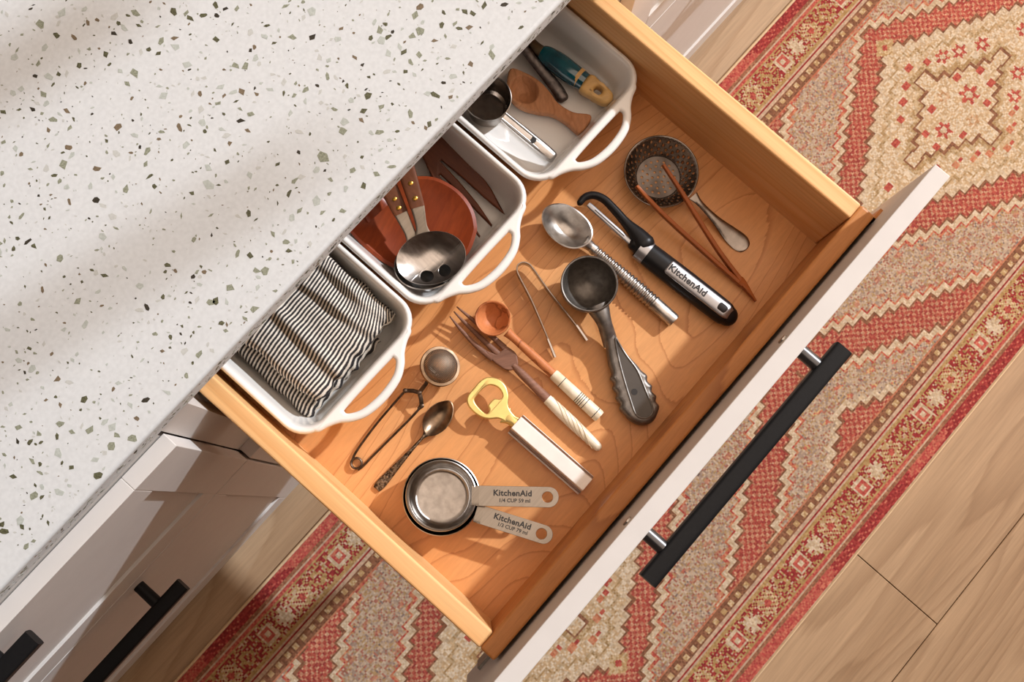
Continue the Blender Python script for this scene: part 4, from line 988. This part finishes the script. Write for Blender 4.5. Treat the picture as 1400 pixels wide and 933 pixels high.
# sugar tongs: a sprung band on edge
t = thing('sugar_tongs', 'thin bent steel tongs lying beside the ice cream scoop', 'tongs', P7(120, 250, 0))
pth = [(203, 549, 0.006), (172, 468, 0.0075), (95, 290, 0.010), (36, 175, 0.0115), (23, 140, 0.012), (28, 116, 0.012), (52, 104, 0.012), (80, 113, 0.012), (102, 138, 0.0115), (180, 248, 0.010), (300, 396, 0.0075), (352, 470, 0.006)]
mk('band', tube([P7(*q) for q in pth], [(0.0007, 0.0032), (0.0007, 0.0032)] + [(0.0008, 0.0058)] * 8 + [(0.0007, 0.0032), (0.0007, 0.0032)], n=12, res=5, square=True), M['steel_dark'], parent=t)
for a_, b_ in (((203, 549), (168, 462)), ((352, 470), (303, 398))):
    mk('grip_tip', tube([P7(*a_, 0.0058), P7(*b_, 0.0075)], [(0.0014, 0.0040), (0.0012, 0.0036)], n=12, square=True), M['steel'], parent=t)

# carved fork with bone handle
r3 = zz(580, 390, 5.385)
r4 = zz(620, 500, 4.909)
def Q3(x, y, z): return at(*r3(x, y), z)
def Q4(x, y, z): return at(*r4(x, y), z)
t = thing('carved_fork', 'brown wooden three-tined fork with a twisted bone handle end', 'fork', Q3(640, 560, 0))
ol = [(188, 240), (196, 246), (280, 330), (372, 420), (450, 478), (512, 528), (522, 530), (530, 520), (470, 462), (400, 390), (320, 305), (256, 240), (217, 206), (226, 206), (300, 262), (380, 335), (470, 415), (556, 494), (568, 496), (576, 484), (500, 398), (420, 320), (330, 240), (238, 172), (250, 178), (360, 255), (470, 345), (560, 428), (640, 472), (676, 505), (688, 545), (690, 590), (652, 626), (596, 624), (548, 594), (470, 530), (380, 445), (300, 370), (240, 305)]
tip0 = Q3(215, 205, 0.008); rt0 = Q3(560, 540, 0.008)
def fz(x, y):
    u = (Vector((x, y)) - Vector((rt0.x, rt0.y))).dot((Vector((tip0.x, tip0.y)) - Vector((rt0.x, rt0.y))).normalized()) / (tip0 - rt0).length
    return 0.004 + 0.009 * max(0, u) ** 1.6 + (0.0028 * max(0, -u))
ol = [(452, 486), (500, 500), (530, 512), (548, 500), (566, 486), (585, 468), (582, 438), (640, 472), (676, 505), (688, 545), (690, 590), (652, 626), (596, 624), (548, 594), (490, 546)]
mk('head', plate([smooth_xy([tuple(Q3(*q, 0.008).xy) for q in ol], 3)], 0.0020, 0.0036, 0.0014, zf=fz, seg=3), M['walnut'], parent=t)
for tp, mid, mid2, rt, rr_ in (((190, 241), (270, 335), (390, 455), (505, 545), 1), ((219, 206), (300, 285), (420, 395), (552, 515), 1), ((240, 172), (335, 245), (470, 355), (592, 462), 1)):
    pt = []
    for q in (tp, mid, mid2, rt):
        p = Q3(*q, 0.008); pt.append(Vector((p.x, p.y, 0.0038 + fz(p.x, p.y))))
    mk('tine', tube(pt, [(0.0007, 0.0007), (0.0018, 0.0015), (0.0026, 0.0018), (0.0032, 0.0018)], n=12, res=4), M['walnut'], parent=t)
f0, f1 = Q3(655, 590, 0.0085), Q3(905, 840, 0.0080)
mk('shaft', tube([f0, f0.lerp(f1, 0.25), f0.lerp(f1, 0.6), f1], [(0.0030, 0.0030), (0.0042, 0.0036), (0.0044, 0.0040), (0.0050, 0.0046)], n=16, res=4), M['walnut'], parent=t)
g0, g1 = f1, Q4(966, 545, 0.0070)
gp = [g0.lerp(g1, k / 8) for k in range(9)]
mk('bone_end', tube(gp, [(0.0052, 0.0048), (0.0056, 0.005), (0.0059, 0.0052), (0.0060, 0.0053), (0.0060, 0.0053), (0.0058, 0.0052), (0.0055, 0.005), (0.0050, 0.0047), (0.0045, 0.0044)], n=20, res=3, round_ends=(False, True)), M['bone'], parent=t)
ga = (g1 - g0).normalized(); gs = ga.cross(Vector((0, 0, 1)))
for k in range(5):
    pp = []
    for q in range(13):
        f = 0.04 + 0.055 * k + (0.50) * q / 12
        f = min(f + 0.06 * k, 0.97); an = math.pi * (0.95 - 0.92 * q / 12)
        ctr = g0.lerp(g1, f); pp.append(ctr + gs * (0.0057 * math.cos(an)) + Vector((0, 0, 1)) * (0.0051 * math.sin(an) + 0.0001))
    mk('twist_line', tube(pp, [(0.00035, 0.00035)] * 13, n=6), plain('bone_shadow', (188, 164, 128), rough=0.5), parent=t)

# olive-wood spoon with ringed bone handle
t = thing('ringed_spoon', 'small orange wooden spoon with a bone handle ringed in black', 'spoon', Q3(505, 245, 0))
zb = 0.0215; c = Q3(505, 243, zb)
mk('bowl', lathe((c.x, c.y, 0), [(0, 0.0065), (0.006, 0.0078), (0.011, 0.0120), (0.0148, 0.0185), (0.0161, zb), (0.0172, zb + 0.0004), (0.0180, zb - 0.0004), (0.0179, 0.0185), (0.0155, 0.010), (0.0105, 0.0045), (0.005, 0.0022), (0, 0.0018)], n=56), M['olive_wood'], parent=t)
s0, s1 = Q3(610, 345, 0.0150), Q3(950, 655, 0.0082)
mk('shaft', tube([s0, s0.lerp(s1, 0.15), s0.lerp(s1, 0.55), s1], [(0.0055, 0.0055), (0.0042, 0.0044), (0.0046, 0.0044), (0.0047, 0.0045)], n=18, res=4), M['olive_wood'], parent=t)
z6 = zz(460, 400, 3.218)
k0, k1 = s1, at(*z6(1158, 548), 0.0072)
bh = mk('bone_grip', tube([k0, k0.lerp(k1, 0.03), k0.lerp(k1, 0.97), k1], [(0.0052, 0.0050), (0.0058, 0.0055), (0.0066, 0.0060), (0.0060, 0.0055)], n=24), M['bone'], parent=t)
for f in (0.19, 0.53, 0.565, 0.60, 0.635, 0.69, 0.91):
    q = k0.lerp(k1, f); r = 0.0058 + 0.0008 * f; kd = (k1 - k0).normalized()
    mk('ring', tube([q - kd * 0.00035, q + kd * 0.00035], [(r + 0.00012, r - 0.0004 + 0.0002)] * 2, n=24), M['ink_line'], parent=bh)

# bottle opener
t = thing('bottle_opener', 'brass bottle opener with a long white and brown layered handle', 'bottle opener', Q4(650, 600, 0))
zo = 0.016
ol = [(232, 80), (300, 92), (350, 138), (370, 205), (366, 258), (380, 300), (412, 338), (440, 358), (402, 400), (382, 408), (352, 384), (300, 358), (240, 362), (180, 348), (118, 300), (90, 250), (96, 205), (130, 160), (180, 105)]
hole = [(238, 134), (290, 146), (320, 178), (328, 212), (308, 228), (276, 226), (256, 240), (232, 272), (240, 300), (228, 324), (205, 318), (165, 280), (142, 245), (146, 218), (190, 165)]
def oz(x, y):
    q = (Vector((x, y)) - Vector(Q4(230, 225, zo).xy)).length
    return 0.004 * min(1, q / 0.03) * 0.0 + 0.003 * max(0, 1 - q / 0.045)
mk('head', plate([smooth_xy([Q4(*q, zo) for q in ol], 4), smooth_xy([Q4(*q, zo) for q in hole], 4)], zo - 0.002, 0.0042, 0.0014, zf=oz, seg=3), M['brass'], parent=t, angle=50)
u0_ = Q4(345, 335, 0.017); u1_ = Q4(425, 395, 0.016)
mk('neck', tube([u0_, u0_.lerp(u1_, 0.5), u1_], [(0.0090, 0.0020), (0.0052, 0.0042), (0.0064, 0.0052)], n=20, res=4), M['brass'], parent=t)
O0 = Q4(417, 388, 0.012); O1 = Q4(893, 805, 0.012); oa = (O1 - O0).normalized(); os_ = oa.cross(Vector((0, 0, 1))); OL = (O1 - O0).length
def obar(z0, z1, w0, w1, e=0.0):
    V = []
    for u in (-e, OL + e):
        q = O0 + oa * u
        for (w, z) in ((-w0, z0), (w0, z0), (w1, z1), (-w1, z1)): V.append(Vector((q.x, q.y, 0)) + os_ * w + Vector((0, 0, z)))
    return V, [(0, 1, 2, 3), (7, 6, 5, 4), (0, 4, 5, 1), (1, 5, 6, 2), (2, 6, 7, 3), (3, 7, 4, 0)]
mk('lower_slab', obar(0.0002, 0.0060, 0.0110, 0.0120), M['white_slab'], parent=t, smooth=False, bevel=0.0005)
mk('core', obar(0.0060, 0.0165, 0.0104, 0.0104, -0.0002), plain('horn_brown', (122, 76, 38), rough=0.3, c2=(92, 54, 26), scale=80), parent=t, smooth=False, bevel=0.0003)
mk('upper_slab', obar(0.0165, 0.0225, 0.0084, 0.0072), M['white_slab'], parent=t, smooth=False, bevel=0.0008, seg=3)

# tea infuser
r2 = zz(480, 460, 4.056)
def R2(x, y, z): return at(*r2(x, y), z)
t = thing('tea_infuser', 'mesh ball tea infuser on wire spring tongs', 'tea infuser', R2(493, 165, 0))
c = R2(493, 168, 0.022)
tm = Matrix.Rotation(math.radians(16), 3, Vector((0.6, 0.8, 0)).normalized())
RBm = 0.0172
mtm, nt, bs = new_mat('mesh_gauze'); L = nt.links.new
bs.inputs['Base Color'].default_value = (*lin((132, 118, 104)), 1); bs.inputs['Metallic'].default_value = 0.8; bs.inputs['Roughness'].default_value = 0.6
tc = N_(nt, 'ShaderNodeTexCoord'); sp = N_(nt, 'ShaderNodeSeparateXYZ'); L(tc.outputs['Object'], sp.inputs[0])
prev = None
for axn in (0, 1):
    s_ = N_(nt, 'ShaderNodeMath', operation='MULTIPLY'); s_.inputs[1].default_value = 1 / 0.0013; L(sp.outputs[axn], s_.inputs[0])
    f_ = N_(nt, 'ShaderNodeMath', operation='FRACT'); L(s_.outputs[0], f_.inputs[0])
    g_ = N_(nt, 'ShaderNodeMath', operation='GREATER_THAN'); g_.inputs[1].default_value = 0.55; L(f_.outputs[0], g_.inputs[0])
    if prev is None: prev = g_
    else:
        mxn = N_(nt, 'ShaderNodeMath', operation='MAXIMUM'); L(prev.outputs[0], mxn.inputs[0]); L(g_.outputs[0], mxn.inputs[1]); L(mxn.outputs[0], bs.inputs['Alpha'])
for s, nm in ((1, 'upper_mesh'), (-1, 'lower_mesh')):
    prof = [(RBm * math.cos(a), s * RBm * 0.92 * math.sin(a) + s * 0.0008) for a in np.linspace(0, math.pi / 2, 12)]
    prof[-1] = (0, prof[-1][1])
    o = mk(nm, lathe(c, prof, n=48, M=tm), mtm, parent=t)
    mk('rim', lathe(c, [(RBm - 0.0006, s * 0.0003), (RBm + 0.0026, s * 0.0003), (RBm + 0.0029, s * 0.0012), (RBm + 0.0024, s * 0.0022), (RBm - 0.0002, s * 0.0024), (RBm - 0.0006, s * 0.0003)], n=56, M=tm), M['silver_old'], parent=t)
pv = R2(378, 313, 0.016)
mk('link', tube([R2(300, 302, 0.0125), R2(345, 303, 0.0145), pv], [(0.0021, 0.0006)] * 3, n=10, res=2, square=True), M['wire'], parent=t)
mk('link', tube([pv, R2(388, 350, 0.0145), R2(391, 386, 0.0120)], [(0.0021, 0.0006)] * 3, n=10, res=2, square=True), M['wire'], parent=t)
mk('link', tube([pv, R2(408, 275, 0.021), R2(425, 245, 0.023)], [(0.0019, 0.0009)] * 3, n=10, res=2), M['wire'], parent=t)
mk('link', tube([R2(372, 322, 0.0145), R2(398, 285, 0.0185), R2(418, 262, 0.0205)], [(0.0019, 0.0009)] * 3, n=10, res=2), M['wire'], parent=t)
for q in ((300, 302, 0.0133), (378, 313, 0.0172), (391, 386, 0.0128)):
    p = R2(*q); mk('pin', lathe((p.x, p.y, p.z), [(0.0024, -0.0015), (0.0024, 0.0006), (0.0016, 0.0012), (0, 0.0013)], n=14), M['wire'], parent=t)
coil = []
cc2 = R2(30, 705, 0.0035)
for k in range(31):
    a = math.radians(-60 + 690 * k / 30); coil.append(cc2 + Vector((0.0052 * math.cos(a), 0.0052 * math.sin(a), -0.001 + 0.0028 * k / 30)))
w1 = [R2(298, 305, 0.0120), R2(240, 370, 0.0105), R2(150, 475, 0.0080), (R2(70, 580, 0.0060)), (R2(20, 655, 0.0048))]
w2 = [R2(378, 402, 0.0115), R2(330, 455, 0.0105), R2(220, 565, 0.0080), R2(110, 675, 0.0055), R2(62, 725, 0.0042)]
ends_ = [R2(4, 690, 0.0042), ]
mk('spring_wire', tube(w1 + [R2(2, 700, 0.0042)], [0.0012] * 6, n=8, res=4), M['wire'], parent=t)
mk('spring_wire', tube(w2 + [R2(38, 742, 0.0036)], [0.0012] * 6, n=8, res=4), M['wire'], parent=t)
mk('coil', tube(coil, [0.0012] * len(coil), n=8, res=1), M['wire'], parent=t)
mk('end_clip', tube([R2(391, 386, 0.0116), R2(372, 404, 0.0115)], [(0.0026, 0.0014), (0.0016, 0.0012)], n=10), M['wire'], parent=t)

# antique teaspoon
t = thing('teaspoon', 'small tarnished silver teaspoon with an engraved handle', 'spoon', R2(480, 455, 0))
zb = 0.011
ol = [(548, 363), (564, 395), (560, 440), (542, 482), (510, 520), (470, 544), (436, 549), (410, 530), (400, 490), (408, 448), (432, 408), (470, 378), (510, 364)]
cq = R2(486, 455, zb)
mk('bowl', bowl(smooth_xy([R2(*q, zb) for q in ol], 4), (cq.x, cq.y), zb, 0.0062, 0.0009, m=10, p=2.2), M['silver_old'], parent=t)
a0, a1 = R2(418, 540, 0.0105), R2(142, 845, 0.0040)
L0 = (a1 - a0).length
hs = [(0.0, 0.0036, 0.0012), (0.08, 0.0016, 0.0013), (0.25, 0.0017, 0.0012), (0.5, 0.0027, 0.0011), (0.75, 0.0042, 0.0010), (0.92, 0.0050, 0.0010), (1.0, 0.0040, 0.0009)]
mtE = plain('engraved_silver', (140, 122, 104), rough=0.36, metal=0.9, c2=(58, 48, 40), scale=420, bump=0.8, detail=1)
def zl(f): return 0.0105 - 0.0075 * f + 0.006 * math.sin(math.pi * min(1, f * 1.6)) * 0.35
mk('handle', tube([Vector((a0.lerp(a1, f).x, a0.lerp(a1, f).y, zl(f))) for f, w, h_ in hs], [(w, h_) for f, w, h_ in hs], n=16, res=5, round_ends=(False, True)), mtE, parent=t)

# nested measuring cups
r8 = zz(480, 580, 2.916)
def R8(x, y, z): return at(*r8(x, y), z)
def cup(name, label, cx, cy, rim, R, zb, mouth, hA, hB, hw, holepx, text2):
    t = thing(name, label, 'measuring cup', (cx, cy, 0), 'nested measuring cups')
    th = 0.0009
    prof = [(0, zb + th), (R * 0.66, zb + th), (R * 0.76, zb + th + 0.0006), (R * 0.84, zb + 0.004), (R * 0.93, zb + 0.012), (R - 0.0014, rim - 0.0012), (R - 0.0008, rim), (R, rim - 0.0004), (R - 0.0004, rim - 0.0016), (R * 0.94, zb + 0.012), (R * 0.86, zb + 0.003), (R * 0.77, zb), (0, zb)]
    bw = mk('bowl', lathe((cx, cy, 0), prof, n=80), M['steel_spun'], parent=t, angle=50)
    d = (hB - hA); Lh = d.length; d.normalize(); s = d.cross(Vector((0, 0, 1)))
    def Pq(u, w): q = hA + d * u + s * w; return (q.x, q.y)
    ol = [Pq(0, -hw), Pq(0, hw), Pq(Lh - hw, hw * 1.02)]
    for k in range(1, 12):
        a = math.pi / 2 - math.pi * k / 12; ol.append(Pq(Lh - hw + hw * math.cos(a), hw * 1.02 * math.sin(a)))
    ol.append(Pq(Lh - hw, -hw * 1.02))
    hu = (holepx - hA).dot(d)
    zt = hA.z
    hn = mk('handle', plate([ol, circle(Pq(hu, 0), 0.0052, 24)], zt - 0.0012, 0.0012, 0.0003, zf=lambda x, y: -0.0 * x), M['steel_satin'], parent=t, smooth=False)
    mk('bracket', tube([Vector((*Pq(-0.004, 0), zt - 0.0010)), Vector((*Pq(0.003, 0), zt - 0.0006))], [(hw * 0.98, 0.0009)] * 2, n=12, square=True), M['steel_satin'], parent=t)
    o = hA + d * (Lh * 0.44); o.z = zt
    mk('lettering', lettering('KitchenAid', 0.0078, o - s * hw * 0.30, d, -s, bold=0.00024, space=1.05), M['ink'], parent=hn, smooth=False)
    mk('lettering', lettering(text2, 0.0050, o + s * hw * 0.42 + d * 0.002, d, -s, bold=0.00012), M['ink'], parent=hn, smooth=False)
    return t
c2 = R8(360, 290, 0.0330); c1 = R8(359, 286, 0.0385)
cup('measuring_cup', 'larger 1/3 cup steel measuring cup holding the smaller cup inside', c2.x, c2.y, 0.0330, 0.0372, 0.0, None, R8(512, 360, 0.0330), R8(803, 452, 0.0330), 0.0088, R8(762, 428, 0.0330), '1/3 CUP 79 ml')
cup('measuring_cup', 'smaller 1/4 cup steel measuring cup nested on top', c1.x, c1.y, 0.0385, 0.0338, 0.0012, None, R8(498, 286, 0.0385), R8(828, 293, 0.0385), 0.0096, R8(783, 292, 0.0385), '1/4 CUP 59 ml')
